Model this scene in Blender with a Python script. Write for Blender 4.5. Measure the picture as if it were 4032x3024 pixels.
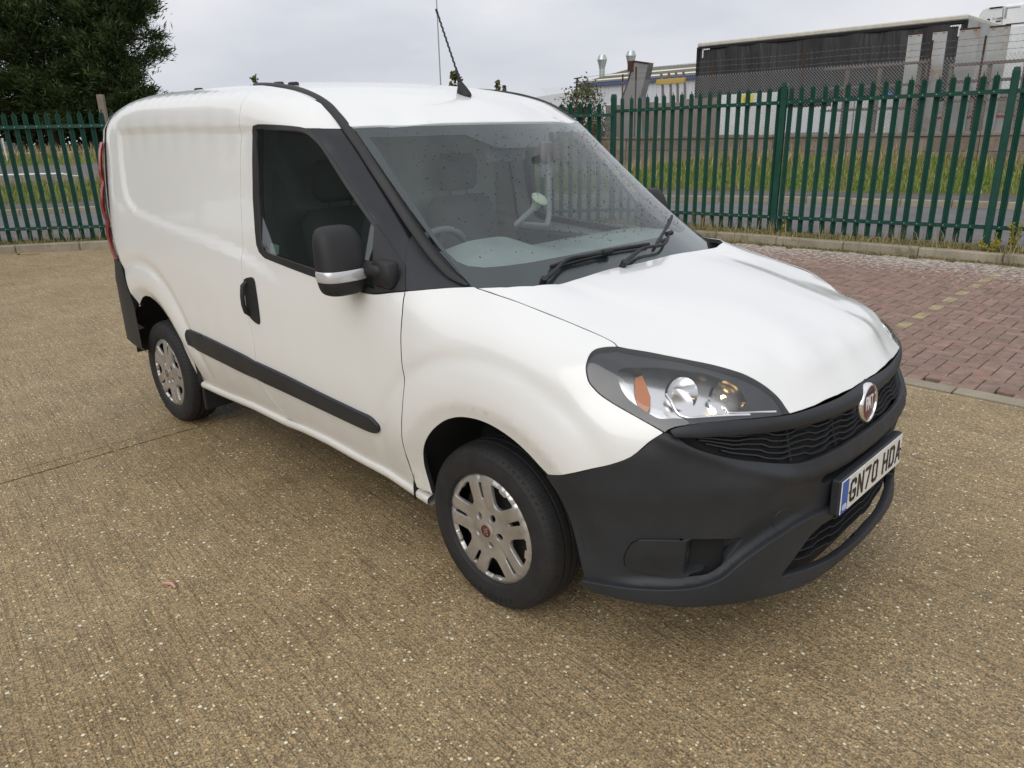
import bpy, bmesh, math, random
import numpy as np
from mathutils import Vector, Matrix, geometry
random.seed(7); RNG=np.random.default_rng(7)
for o in list(bpy.data.objects): bpy.data.objects.remove(o)
scn=bpy.context.scene; COL=scn.collection
# ---------------------------------------------------------------- camera
CAMPOS=(1.7041,-2.4138,1.6336)
def camera():
    yaw,pit,rol=math.radians(134.991),math.radians(-18.8196),math.radians(-1.3328)
    f=Vector((math.cos(yaw)*math.cos(pit),math.sin(yaw)*math.cos(pit),math.sin(pit)))
    r=Vector((math.sin(yaw),-math.cos(yaw),0)); u=r.cross(f)
    c,s=math.cos(rol),math.sin(rol)
    r2=c*r+s*u; u2=-s*r+c*u
    cd=bpy.data.cameras.new('camera'); co=bpy.data.objects.new('camera',cd); COL.objects.link(co)
    co.matrix_world=Matrix((( r2.x,u2.x,-f.x,CAMPOS[0]),(r2.y,u2.y,-f.y,CAMPOS[1]),(r2.z,u2.z,-f.z,CAMPOS[2]),(0,0,0,1)))
    cd.sensor_width=36; cd.lens=2932.96/4032*36; cd.clip_start=.05; cd.clip_end=2000
    scn.camera=co
camera()
# ---------------------------------------------------------------- world: overcast sky
SUN_EL,SUN_AZ=math.radians(38),math.radians(288)   # az measured from +X towards +Y
def world():
    w=bpy.data.worlds.new('World'); scn.world=w; w.use_nodes=True
    nt=w.node_tree; nt.nodes.clear(); N=nt.nodes.new; L=nt.links.new
    out=N('ShaderNodeOutputWorld'); bg=N('ShaderNodeBackground'); bg.inputs['Strength'].default_value=.1
    sky=N('ShaderNodeTexSky'); sky.sky_type='NISHITA'; sky.sun_disc=False; sky.sun_elevation=SUN_EL
    sky.sun_rotation=math.pi/2-SUN_AZ; sky.air_density=1.0; sky.dust_density=4.0
    hsv=N('ShaderNodeHueSaturation'); hsv.inputs['Saturation'].default_value=.25
    tc=N('ShaderNodeTexCoord'); sep=N('ShaderNodeSeparateXYZ'); L(tc.outputs['Generated'],sep.inputs[0])
    # cloud deck: brighter overhead (overcast), soft mottling
    mp=N('ShaderNodeMapping'); mp.inputs['Scale'].default_value=(1,1,3.2); L(tc.outputs['Generated'],mp.inputs[0])
    nz=N('ShaderNodeTexNoise'); nz.inputs['Scale'].default_value=2.6; nz.inputs['Detail'].default_value=5; nz.inputs['Roughness'].default_value=.5
    L(mp.outputs[0],nz.inputs['Vector'])
    cr=N('ShaderNodeValToRGB'); cr.color_ramp.elements[0].position=.36; cr.color_ramp.elements[1].position=.68
    cr.color_ramp.elements[0].color=(5.6,5.85,6.5,1); cr.color_ramp.elements[1].color=(7.6,7.65,7.9,1); L(nz.outputs['Fac'],cr.inputs[0])
    up=N('ShaderNodeMapRange'); up.inputs['From Min'].default_value=0; up.inputs['From Max'].default_value=1; up.inputs['To Min'].default_value=1.0; up.inputs['To Max'].default_value=1.4
    L(sep.outputs['Z'],up.inputs['Value'])
    mul=N('ShaderNodeVectorMath'); mul.operation='SCALE'; L(cr.outputs[0],mul.inputs[0]); L(up.outputs[0],mul.inputs['Scale'])
    mix=N('ShaderNodeMix'); mix.data_type='RGBA'; mix.inputs['Factor'].default_value=.9
    L(sky.outputs[0],hsv.inputs['Color']); L(hsv.outputs[0],mix.inputs['A']); L(mul.outputs[0],mix.inputs['B'])
    L(mix.outputs['Result'],bg.inputs['Color']); L(bg.outputs[0],out.inputs[0])
world()
def sun():
    l=bpy.data.lights.new('sun','SUN'); l.energy=1.1; l.angle=math.radians(55); l.color=(1,.97,.93)
    o=bpy.data.objects.new('sun',l); COL.objects.link(o)
    d=Vector((math.cos(SUN_AZ)*math.cos(SUN_EL),math.sin(SUN_AZ)*math.cos(SUN_EL),math.sin(SUN_EL)))
    o.rotation_euler=d.to_track_quat('Z','Y').to_euler(); o.location=d*30
sun()
vs=scn.view_settings; vs.view_transform='Standard'; vs.look='None'; vs.gamma=1; vs.use_curve_mapping=False; vs.exposure=.18
scn.render.engine='CYCLES'; scn.cycles.max_bounces=8; scn.cycles.transparent_max_bounces=24
scn.render.resolution_x=1024; scn.render.resolution_y=768
# ---------------------------------------------------------------- materials
def mat(name,col=(.5,.5,.5),rough=.5,metal=0.,spec=.5,coat=0.,emit=None,estr=0.):
    m=bpy.data.materials.new(name); m.use_nodes=True; b=m.node_tree.nodes['Principled BSDF']
    b.inputs['Base Color'].default_value=(*col,1); b.inputs['Roughness'].default_value=rough; b.inputs['Metallic'].default_value=metal
    b.inputs['Specular IOR Level'].default_value=spec; b.inputs['Coat Weight'].default_value=coat; b.inputs['Coat Roughness'].default_value=.06
    if emit: b.inputs['Emission Color'].default_value=(*emit,1); b.inputs['Emission Strength'].default_value=estr
    return m
class NB:  # small node builder around a material's Principled node
    def __init__(s,m): s.m=m; s.nt=m.node_tree; s.b=s.nt.nodes['Principled BSDF']
    def n(s,t,**k):
        x=s.nt.nodes.new(t)
        for a,v in k.items(): setattr(x,a,v)
        return x
    def l(s,a,b): s.nt.links.new(a,b)
    def coord(s,kind='Object',scale=(1,1,1),rot=(0,0,0)):
        tc=s.n('ShaderNodeTexCoord'); mp=s.n('ShaderNodeMapping'); mp.inputs['Scale'].default_value=scale; mp.inputs['Rotation'].default_value=rot
        if kind=='World':
            g=s.n('ShaderNodeNewGeometry'); s.l(g.outputs['Position'],mp.inputs[0])
        else: s.l(tc.outputs[kind],mp.inputs[0])
        return mp.outputs[0]
    def noise(s,vec,scale,detail=4,rough=.55,dist=0):
        x=s.n('ShaderNodeTexNoise'); x.inputs['Scale'].default_value=scale; x.inputs['Detail'].default_value=detail; x.inputs['Roughness'].default_value=rough; x.inputs['Distortion'].default_value=dist
        s.l(vec,x.inputs['Vector']); return x.outputs['Fac']
    def vor(s,vec,scale,feature='F1',out='Distance',rand=1):
        x=s.n('ShaderNodeTexVoronoi',feature=feature); x.inputs['Scale'].default_value=scale; x.inputs['Randomness'].default_value=rand
        s.l(vec,x.inputs['Vector']); return x.outputs[out]
    def ramp(s,fac,*stops,interp='LINEAR'):
        x=s.n('ShaderNodeValToRGB'); e=x.color_ramp.elements; x.color_ramp.interpolation=interp
        while len(e)<len(stops): e.new(.5)
        for el,(p,c) in zip(e,stops):
            el.position=p; el.color=(*c,1) if hasattr(c,'__len__') else (c,c,c,1)
        s.l(fac,x.inputs[0]); return x.outputs[0]
    def mix(s,fac,a,b,mode='MIX'):
        x=s.n('ShaderNodeMix',data_type='RGBA',blend_type=mode)
        if isinstance(fac,(int,float)): x.inputs['Factor'].default_value=fac
        else: s.l(fac,x.inputs['Factor'])
        for k,v in (('A',a),('B',b)):
            if isinstance(v,tuple): x.inputs[k].default_value=(*v,1)
            else: s.l(v,x.inputs[k])
        return x.outputs['Result']
    def math(s,op,a,b=None):
        x=s.n('ShaderNodeMath',operation=op)
        for i,v in enumerate((a,b)):
            if v is None: continue
            if isinstance(v,(int,float)): x.inputs[i].default_value=v
            else: s.l(v,x.inputs[i])
        return x.outputs[0]
    def col(s,o): s.l(o,s.b.inputs['Base Color'])
    def rough(s,o): s.l(o,s.b.inputs['Roughness'])
    def bump(s,h,strength=.3,dist=.01):
        x=s.n('ShaderNodeBump'); x.inputs['Strength'].default_value=strength; x.inputs['Distance'].default_value=dist
        s.l(h,x.inputs['Height']); s.l(x.outputs[0],s.b.inputs['Normal'])
    def oi(s): return s.n('ShaderNodeObjectInfo').outputs['Random']
# ---------------------------------------------------------------- object helpers
def link(o,parent=None):
    COL.objects.link(o)
    if parent is not None: o.parent=parent
    return o
def tag(o,label=None,cat=None,group=None,kind=None):
    if label: o['label']=label
    if cat: o['category']=cat
    if group: o['group']=group
    if kind: o['kind']=kind
    return o
def thing(name,label,cat,loc=(0,0,0),rz=0,group=None):
    o=bpy.data.objects.new(name,None); o.empty_display_size=.2; o.location=loc; o.rotation_euler=(0,0,rz); link(o); return tag(o,label,cat,group)
def meshobj(name,V,F,m,parent=None,smooth=False,normals=None,mats=None,midx=None):
    me=bpy.data.meshes.new(name); me.from_pydata([tuple(map(float,v)) for v in V],[],[tuple(map(int,f)) for f in F]); me.update()
    for mm in (mats or [m]): me.materials.append(mm)
    if midx is not None: me.polygons.foreach_set('material_index',np.asarray(midx,dtype=np.int32))
    if smooth: me.polygons.foreach_set('use_smooth',np.ones(len(me.polygons),dtype=bool))
    if normals is not None: me.normals_split_custom_set_from_vertices([tuple(map(float,n)) for n in normals])
    return link(bpy.data.objects.new(name,me),parent)
class MB:
    def __init__(s): s.V=[];s.F=[];s.M=[]
    def add(s,V,F,mi=0):
        k=len(s.V); s.V.extend([tuple(v) for v in V]); s.F.extend([tuple(i+k for i in f) for f in F]); s.M.extend([mi]*len(F)); return s
    def box(s,a,b,mi=0,T=None):
        x0,y0,z0=a;x1,y1,z1=b
        V=[(x0,y0,z0),(x1,y0,z0),(x1,y1,z0),(x0,y1,z0),(x0,y0,z1),(x1,y0,z1),(x1,y1,z1),(x0,y1,z1)]
        if T: V=[T(v) for v in V]
        return s.add(V,[(3,2,1,0),(4,5,6,7),(0,1,5,4),(1,2,6,5),(2,3,7,6),(3,0,4,7)],mi)
    def bbox(s,a,b,r=.01,mi=0,T=None):  # chamfered box
        x0,y0,z0=a;x1,y1,z1=b; V=[];F=[]
        bm=bmesh.new(); bmesh.ops.create_cube(bm,size=1,matrix=Matrix.Translation(((x0+x1)/2,(y0+y1)/2,(z0+z1)/2))@Matrix.Diagonal((x1-x0,y1-y0,z1-z0,1)))
        bmesh.ops.bevel(bm,geom=bm.edges[:],offset=r,segments=1,affect='EDGES',profile=.5)
        bm.verts.index_update(); V=[tuple(v.co) for v in bm.verts]; F=[tuple(v.index for v in f.verts) for f in bm.faces]; bm.free()
        if T: V=[T(v) for v in V]
        return s.add(V,F,mi)
    def tube(s,pts,r,n=8,mi=0,caps=True,closed=False):
        P=[Vector([float(c) for c in p]) for p in pts]; R=[float(x) for x in r] if hasattr(r,'__len__') else [r]*len(P); V=[];F=[]; m=len(P)
        up=None
        for i in range(m):
            if closed: t=(P[(i+1)%m]-P[i-1])
            else: t=(P[min(i+1,m-1)]-P[max(i-1,0)])
            t.normalize()
            if up is None: up=Vector((0,0,1)) if abs(t.z)<.9 else Vector((1,0,0))
            a=(up-t*up.dot(t)); a.normalize(); b=t.cross(a); up=a
            for k in range(n):
                an=2*math.pi*k/n; V.append(P[i]+R[i]*(math.cos(an)*a+math.sin(an)*b))
        for i in range(m if closed else m-1):
            for k in range(n): j=(i+1)%m; F.append((i*n+k,i*n+(k+1)%n,j*n+(k+1)%n,j*n+k))
        if caps and not closed: F.append(tuple(range(n))[::-1]); F.append(tuple((m-1)*n+k for k in range(n)))
        return s.add(V,F,mi)
    def lathe(s,prof,n=32,T=None,mi=0,arc=2*math.pi):  # prof (r,h) about local Z
        V=[];F=[];full=abs(arc-2*math.pi)<1e-6;m=n if full else n+1
        for i in range(m):
            a=arc*i/n
            for r,h in prof: V.append((float(r*math.cos(a)),float(r*math.sin(a)),float(h)))
        k=len(prof)
        for i in range(n):
            j=(i+1)%m
            for q in range(k-1): F.append((i*k+q,j*k+q,j*k+q+1,i*k+q+1))
        if T: V=[T(v) for v in V]
        return s.add(V,F,mi)
    def prism(s,poly,h0,h1,T=None,mi=0):
        n=len(poly); V=[(x,y,h0) for x,y in poly]+[(x,y,h1) for x,y in poly]
        F=[tuple(range(n))[::-1],tuple(range(n,2*n))]+[(i,(i+1)%n,n+(i+1)%n,n+i) for i in range(n)]
        if T: V=[T(v) for v in V]
        return s.add(V,F,mi)
    def obj(s,name,m,parent=None,smooth=False,mats=None):
        return meshobj(name,s.V,s.F,m,parent,smooth,None,mats,s.M if mats else None)
def autosmooth(o,ang=35):
    me=o.data; bm=bmesh.new(); bm.from_mesh(me)
    bmesh.ops.remove_doubles(bm,verts=bm.verts,dist=1e-5)
    for f in bm.faces: f.smooth=True
    c=math.radians(ang)
    for e in bm.edges:
        if len(e.link_faces)==2: e.smooth=e.calc_face_angle(0)<c
        else: e.smooth=False
    bm.to_mesh(me); bm.free(); return o
def copy_tree(o,parent=None):
    c=o.copy(); COL.objects.link(c)
    if parent is not None: c.parent=parent
    for ch in o.children: copy_tree(ch,c)
    return c
# ---------------------------------------------------------------- van body surfaces (x forward, w = distance from centreline, z up)
def tps_fit(P,v,lam=0.0):
    P=np.asarray(P,float);v=np.asarray(v,float);n=len(P)
    r2=((P[:,None]-P[None])**2).sum(2);K=.5*r2*np.log(r2+1e-12)
    A=np.zeros((n+3,n+3));A[:n,:n]=K+lam*np.eye(n);A[:n,n]=1;A[:n,n+1:]=P;A[n,:n]=1;A[n+1:,:n]=P.T
    w=np.linalg.lstsq(A,np.r_[v,0,0,0],rcond=None)[0]
    def f(Q):
        Q=np.asarray(Q,float);sh=Q.shape[:-1];Q=Q.reshape(-1,2);out=np.empty(len(Q))
        for i in range(0,len(Q),4000):
            q=Q[i:i+4000];r2=((q[:,None]-P[None])**2).sum(2)
            out[i:i+4000]=(.5*r2*np.log(r2+1e-12))@w[:n]+w[n]+q@w[n+1:]
        return out.reshape(sh)
    return f
XN,NX,X0,W0=.945,2.75,.1,.905
XR,XR0,NR=-3.45,-2.75,6.
def _outline():
    t=np.linspace(0,np.pi/2,400)
    a=np.stack([X0+(XN-X0)*np.cos(t)**(2/NX),W0*np.sin(t)**(2/NX)],1)
    xs=np.linspace(X0,XR0,300)[1:-1]
    b=np.stack([xs,0*xs+W0],1)
    c=np.stack([XR0+(XR-XR0)*np.sin(t)**(2/NR),W0*np.cos(t)**(2/NR)],1)
    P=np.concatenate([a,b,c])
    L=np.r_[0,np.cumsum(np.hypot(*np.diff(P,axis=0).T))]
    # uniform resample + smooth
    S=np.arange(0,L[-1],.004);Q=np.stack([np.interp(S,L,P[:,0]),np.interp(S,L,P[:,1])],1)
    Q[:,1]+=.010*np.clip(np.sin(np.pi*np.clip((X0+.2-Q[:,0])/(X0+.2-XR0),0,1)),0,1)
    k=np.hanning(31);k/=k.sum()
    pad=np.concatenate([Q[1:16][::-1]*[1,-1],Q,Q[-16:-1][::-1]*[1,-1]])
    Q=np.stack([np.convolve(pad[:,i],k,'valid') for i in(0,1)],1)
    L=np.r_[0,np.cumsum(np.hypot(*np.diff(Q,axis=0).T))]
    T=np.gradient(Q,L,axis=0);T/=np.linalg.norm(T,axis=1)[:,None]
    N=np.stack([T[:,1],-T[:,0]],1)   # outward (towards +x at nose, +w at side)
    return L,Q,N
OL,OQ,ON=_outline()
SMAX=OL[-1]

def s_of_w(w):
    m=OQ[:,0]>.3; return float(np.interp(w,OQ[m,1],OL[m]))
def s_of_x(x):
    m=(OQ[:,1]>.5); xs=OQ[m,0];ss=OL[m];o=np.argsort(xs); return float(np.interp(x,xs[o],ss[o]))
def out_at(s):
    s=np.asarray(s,float)
    q=np.stack([np.interp(s,OL,OQ[:,0]),np.interp(s,OL,OQ[:,1])],-1)
    n=np.stack([np.interp(s,OL,ON[:,0]),np.interp(s,OL,ON[:,1])],-1)
    return q,n/np.linalg.norm(n,axis=-1,keepdims=True)
def w_out(x): return float(out_at(s_of_x(x))[0][1])
def sstep(a,b,x):
    t=np.clip((np.asarray(x,float)-a)/(b-a),0,1);return t*t*(3-2*t)
# -------- graph surfaces: P=(x,w,z); e view-dir; frame a,b
class Graph:
    def __init__(self,e,pts,lam):
        e=np.array(e,float);e/=np.linalg.norm(e);self.e=e
        a=np.array([1.,0,0]);a-=e*(a@e);a/=np.linalg.norm(a);b=np.cross(e,a)
        if b[2]<0:b=-b
        self.a,self.b=a,b
        P=np.array(pts,float);self.f=tps_fit(np.stack([P@a,P@b],1),P@e,lam)
        self.pts=P
    def P(self,q):
        q=np.asarray(q,float);h=self.f(q)
        return q[...,:1]*self.a+q[...,1:]*self.b+h[...,None]*self.e
    def uv(self,P): P=np.asarray(P,float);return np.stack([P@self.a,P@self.b],-1)
    def F(self,P): # >0 outside
        return np.asarray(P)@self.e-self.f(self.uv(P))
PROF=[(.33,.075),(.40,.055),(.46,.035),(.53,.014),(.60,.004),(.68,0),(.80,0),(.92,.001),(1.05,.008),(1.15,.018),(1.3,.036),(1.45,.056),(1.58,.076),(1.66,.089)]
def dprof(z): return float(np.interp(z,[p[0] for p in PROF],[p[1] for p in PROF]))
def side_pts():
    L=[]
    for x in (-3.28,-3.2,-3.05,-2.85,-2.65,-2.45,-2.25,-2.05,-1.85,-1.65,-1.45,-1.25,-1.05,-.85):
        wo=w_out(x)
        for z,d in PROF:
            if x>-.95 and z>1.4: continue
            L.append((x,wo-d,z))
    for x in(-.6,-.35,-.1):
        for z,d in PROF:
            if z<1.1-(.06 if x>-.2 else 0): L.append((x,w_out(x)-d-(sstep(.9,1.1,z)*.02 if x>-.5 else 0),z))
    # shoulder rows  x: z at w .80,.775,.75,.70,.65
    sx=[-3.2,-3.05,-2.8,-2.5,-2.2,-1.9,-1.6,-1.35]
    for w,zr in ((.80,(1.70,1.752,1.772,1.777,1.778,1.775,1.765,1.745)),(.775,(1.74,1.79,1.81,1.815,1.816,1.812,1.80,1.78)),(.75,(1.765,1.812,1.83,1.836,1.837,1.833,1.821,1.80)),(.70,(1.795,1.832,1.848,1.852,1.852,1.848,1.835,1.815)),(.65,(1.812,1.842,1.854,1.858,1.858,1.854,1.842,1.82))):
        pf=np.polyfit(np.array(sx)+2.3,zr,4)
        for x in np.arange(-3.22,-1.3,.106): L.append((x,w,float(np.polyval(pf,x+2.3))))
    L+= [(-1.2,.80,1.71),(-1.2,.775,1.745),(-1.2,.75,1.765),(-1.2,.70,1.788),(-1.165,.68,1.784),
         (-1.07,.69,1.752),(-1.07,.75,1.732),(-1.07,.79,1.69),(-1.07,.815,1.63),
         (-.97,.695,1.697),(-.97,.75,1.672),(-.97,.79,1.63),(-.9,.695,1.652),(-.9,.75,1.622),(-.9,.79,1.57),(-.88,.833,1.50),
         (-.82,.70,1.58),(-.82,.755,1.545),(-.80,.825,1.455),(-.735,.70,1.505),(-.72,.76,1.455),(-.68,.835,1.345),
         (-.65,.70,1.43),(-.62,.77,1.37),(-.575,.845,1.255),(-.575,.702,1.36),(-.5,.705,1.287),(-.48,.78,1.24),(-.43,.853,1.165),
         (-.40,.715,1.21),(-.38,.79,1.175),(-.36,.84,1.135),(-.3,.73,1.165),(-.28,.80,1.135),(-.2,.745,1.133)]
    return L
U=Graph((0,.8,.6),side_pts(),1e-2)
# hood z(x,w)
HOOD=[(.905,0,.841),(.868,0,.889),(.822,0,.941),(.76,0,.975),(.65,0,1.02),(.5,0,1.06),(.3,0,1.097),(.1,0,1.123),(.0,0,1.133),
 (.903,.1,.841),(.898,.2,.842),(.82,.2,.941),(.884,.325,.842),(.845,.3,.89),(.812,.29,.941),(.74,.29,.978),(.6,.3,1.025),(.4,.3,1.072),(.2,.3,1.106),(.02,.3,1.134),
 (.863,.44,.846),(.83,.44,.879),(.789,.46,.916),(.736,.5,.953),(.633,.55,.979),(.57,.58,.987),(.519,.63,1.003),(.432,.692,1.021),
 (.75,.40,.965),(.6,.45,1.008),(.4,.5,1.052),(.25,.6,1.076),(.05,.6,1.134),(.1,.45,1.115),(.04,.4,1.128),
 (.394,.692,1.036),(.302,.695,1.058),(.204,.70,1.078),(.08,.715,1.102),(-.03,.73,1.121),(-.127,.74,1.136),(-.042,.70,1.14),(.01,.65,1.138)]
_hp=np.array(HOOD);_hp=np.concatenate([_hp,_hp[_hp[:,1]>0]*[1,-1,1]])
_hf=tps_fit(_hp[:,:2],_hp[:,2],1e-3)
class HoodS:
    def P(self,q): q=np.asarray(q,float);return np.concatenate([q,_hf(q)[...,None]],-1)
    def uv(self,P): return np.asarray(P)[...,:2]
    def F(self,P): P=np.asarray(P);return P[...,2]-_hf(P[...,:2])
HD=HoodS()
# fender + headlight
def front_pts():
    L=[]
    for x in(-.5,-.4,-.3,-.2,-.1,0,.1,.2,.3,.4,.5,.58):
        for z in(.45,.55,.65,.75):
            L.append((x,w_out(x)-(dprof(z) if x<0 else 0),z))
    for s in (.95,.85,.75,.65,.55,.45):
        q,n=out_at(s)
        for z,d in((.60,0),(.70,.0),(.77,.004),(.83,.018)):
            p=q-n*d;L.append((p[0],p[1],z))
    for x in(-.5,-.42,-.34,-.27):
        for z in(.85,.90,.95,1.0,1.05): L.append((x,w_out(x)-dprof(z)-(sstep(.9,1.1,z)*.02 if x>-.5 else 0),z))
    L+=[(-.1,.9,.85),(.1,.898,.85),(.25,.886,.85),(.4,.866,.84),(.5,.840,.84),
        (-.1,.893,.95),(.1,.883,.945),(.25,.868,.94),(.38,.84,.935),
        (-.2,.874,1.03),(-.05,.855,1.025),(.1,.842,1.02),(.25,.82,1.005),(.36,.80,.985),
        (-.35,.864,1.10),(-.25,.815,1.108),(-.1,.80,1.085),(.05,.78,1.07),(.2,.765,1.05),(.32,.755,1.035),(.404,.745,1.022),
        (-.17,.752,1.128),(-.127,.745,1.135),(-.03,.735,1.121),(.08,.72,1.103),(.204,.705,1.078),(.302,.70,1.058),(.394,.695,1.036),(.432,.692,1.021),
        (.519,.63,1.002),(.57,.58,.987),(.633,.55,.979),(.736,.5,.953),(.789,.46,.916),(.83,.44,.879),(.86,.44,.846),
        (.395,.80,.98),(.427,.80,.945),(.446,.80,.907),(.515,.79,.882),(.588,.78,.862)]
    return L
G=Graph((.45,.62,.62),front_pts(),6e-3)
# wrap for bumper/front
WRAP=[  # s,z,d
]
def _bp():
    L=[]
    for s in(0,.1,.2,.3,.4,.5,.6,.7,.8,.9,1.0,1.1,1.2,1.3):
        k=sstep(1.0,.5,s) # 1 at front,0 at side
        for z,d in((.20,.045),(.24,.02),(.28,.006),(.34,.006),(.42,.010),(.50,.010),(.57,.006),(.62,.002),(.66,-.006),(.70,.004),(.76,.022),(.80,.032),(.85,.042)):
            dd=d if z<.6 else d*k
            if z<.3 : dd=d
            if z>=.6 and s>.8: dd=0 if z<.77 else .018*(z-.77)/.06
            L.append((s,z,dd))
    return L
_b=np.array(_bp());_bf=tps_fit(_b[:,:2],_b[:,2],2e-4)
class WrapS:
    def P(self,q):
        q=np.asarray(q,float);d=_bf(np.stack([np.abs(q[...,0]),q[...,1]],-1))
        o,n=out_at(np.abs(q[...,0]));p=o-n*d[...,None]
        return np.stack([p[...,0],p[...,1]*np.sign(q[...,0]+1e-12),q[...,1]],-1)
BW=WrapS()
# windscreen  P(w,z)
WSE=np.array([(1.08,-.065,.75),(1.136,-.150,.745),(1.202,-.250,.737),(1.282,-.372,.727),(1.36,-.495,.716),(1.511,-.672,.701),(1.6,-.782,.692),(1.661,-.866,.686),(1.70,-.92,.68)])
def wse(z): return np.interp(z,WSE[:,0],WSE[:,1]),np.interp(z,WSE[:,0],WSE[:,2])
_z=np.linspace(1.08,1.7,63);_xe=np.interp(_z,WSE[:,0],WSE[:,1]);_pe=np.polyfit(_z,_xe,3);_pw=np.polyfit(_z,np.interp(_z,WSE[:,0],WSE[:,2]),2)
class WinS:
    def P(self,q):
        q=np.asarray(q,float);w,z=q[...,0],q[...,1];xe=np.polyval(_pe,z);we=np.polyval(_pw,z)
        u=np.clip(np.abs(w)/we,0,1.2)
        b=.172*(1-u**2.3)
        return np.stack([xe+b,w,z],-1)
    def uv(self,P): return np.asarray(P)[...,1:]
    def F(self,P): P=np.asarray(P);return P[...,0]-self.P(P[...,1:])[...,0]
WS=WinS()
# roof z(x,w)
def roof_pts():
    L=[]
    for x,ze,zc in((-3.3,1.80,1.80),(-3.2,1.81,1.822),(-3.05,1.842,1.856),(-2.8,1.854,1.874),(-2.5,1.858,1.882),(-2.2,1.858,1.884),(-1.9,1.854,1.882),(-1.6,1.842,1.874),(-1.35,1.82,1.856)):
        for w in(0,.2,.4,.55,.65): L.append((x,w,zc+(ze-zc)*(w/.65)**2.2))
    L+=[(-1.2,0,1.838),(-1.2,.3,1.83),(-1.2,.5,1.815),(-1.17,.665,1.788),(-1.05,0,1.81),(-1.05,.3,1.80),(-1.05,.5,1.78),(-1.035,.67,1.748),
        (-.9,0,1.765),(-.9,.3,1.752),(-.93,.5,1.732),(-.96,.675,1.71),(-.8,0,1.718),(-.8,.3,1.70),(-.82,.5,1.672),
        (-.70,0,1.668),(-.71,.2,1.668),(-.745,.4,1.666),(-.79,.55,1.664),(-.865,.685,1.661)]
    return L
_rp=np.array(roof_pts());_rp=np.concatenate([_rp,_rp[_rp[:,1]>0]*[1,-1,1]])
_rf=tps_fit(_rp[:,:2],_rp[:,2],1e-3)
class RoofS:
    def P(self,q): q=np.asarray(q,float);return np.concatenate([q,_rf(q)[...,None]],-1)
    def uv(self,P): return np.asarray(P)[...,:2]
    def F(self,P): P=np.asarray(P);return P[...,2]-_rf(P[...,:2])
RF=RoofS()
C3={}
C3['gap_rear']=np.array([(-1.516,.726,1.823),(-1.509,.756,1.808),(-1.506,.782,1.787),(-1.51,.799,1.764),(-1.505,.812,1.735),(-1.504,.822,1.702),(-1.506,.832,1.643),(-1.514,.843,1.563),(-1.519,.858,1.455),(-1.518,.87,1.368),(-1.517,.872,1.352),(-1.507,.893,1.18),(-1.503,.904,1.079),(-1.497,.912,.951),(-1.482,.915,.847),(-1.481,.916,.837),(-1.462,.916,.784),(-1.457,.916,.714),(-1.467,.914,.65),(-1.469,.909,.6),(-1.465,.903,.555),(-1.452,.894,.512),(-1.426,.882,.47),(-1.377,.869,.424),(-1.323,.856,.379)])
C3['gap_front']=np.array([(-.364,.858,1.112),(-.361,.873,1.087),(-.352,.889,1.042),(-.349,.899,1.003),(-.348,.906,.964),(-.346,.911,.903),(-.344,.914,.849),(-.343,.914,.798),(-.352,.914,.708),(-.377,.906,.601),(-.388,.899,.561),(-.398,.884,.494),(-.405,.867,.431),(-.411,.846,.355)])
C3['sill_top']=np.array([(-2.295,.84,.343),(-2.057,.843,.349),(-1.672,.852,.37),(-1.364,.853,.368),(-1.189,.856,.38),(-.994,.856,.38),(-.774,.851,.365),(-.573,.846,.354),(-.465,.841,.335),(-.336,.832,.31)])
C3['sill_bot']=np.array([(-2.255,.836,.33),(-2.082,.835,.322),(-1.636,.838,.324),(-1.192,.844,.338),(-.969,.845,.344),(-.626,.84,.33),(-.331,.831,.304)])
C3['arch_rear']=np.array([(-2.947,.906,.69),(-2.914,.907,.72),(-2.851,.907,.755),(-2.788,.907,.773),(-2.711,.908,.778),(-2.617,.908,.758),(-2.543,.909,.729),(-2.49,.909,.692),(-2.441,.908,.654),(-2.406,.901,.585),(-2.407,.882,.495),(-2.406,.862,.421),(-2.381,.843,.357),(-2.297,.838,.337)])
C3['bump_rear']=np.array([(-3.079,.901,.945),(-3.044,.904,.887),(-3.013,.906,.829),(-2.975,.907,.751),(-2.938,.907,.694)])
C3['arch_front']=np.array([(-.298,.859,.339),(-.314,.864,.384),(-.325,.873,.438),(-.321,.881,.479),(-.302,.893,.53),(-.267,.902,.585),(-.214,.908,.641),(-.152,.91,.688),(-.103,.91,.713),(-.056,.909,.728),(.008,.909,.738),(.069,.908,.737),(.128,.907,.726),(.184,.906,.708),(.238,.904,.681),(.278,.901,.653),(.315,.898,.631)])
C3['gutter_out']=np.array([(-1.331,.669,1.818),(-1.157,.685,1.783),(-1.056,.687,1.751),(-.962,.695,1.697),(-.901,.698,1.653),(-.757,.706,1.526),(-.679,.705,1.457),(-.6,.707,1.385),(-.492,.707,1.287)])
C3['seal_out_top']=np.array([(-1.339,.825,1.677),(-1.192,.819,1.672),(-1.071,.81,1.664),(-1.011,.795,1.655),(-.98,.788,1.64),(-.941,.785,1.613),(-.899,.785,1.578),(-.829,.788,1.518),(-.735,.792,1.436),(-.652,.796,1.365),(-.577,.794,1.3),(-.512,.798,1.246),(-.418,.811,1.181)])
C3['seal_out_bot']=np.array([(-1.379,.827,1.672),(-1.392,.83,1.656),(-1.397,.847,1.54),(-1.395,.868,1.383),(-1.378,.886,1.24),(-1.368,.893,1.189),(-1.345,.896,1.159),(-1.297,.898,1.14),(-1.124,.899,1.126),(-.901,.901,1.108),(-.668,.904,1.095),(-.543,.9,1.088),(-.469,.892,1.094),(-.364,.859,1.111)])
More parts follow.
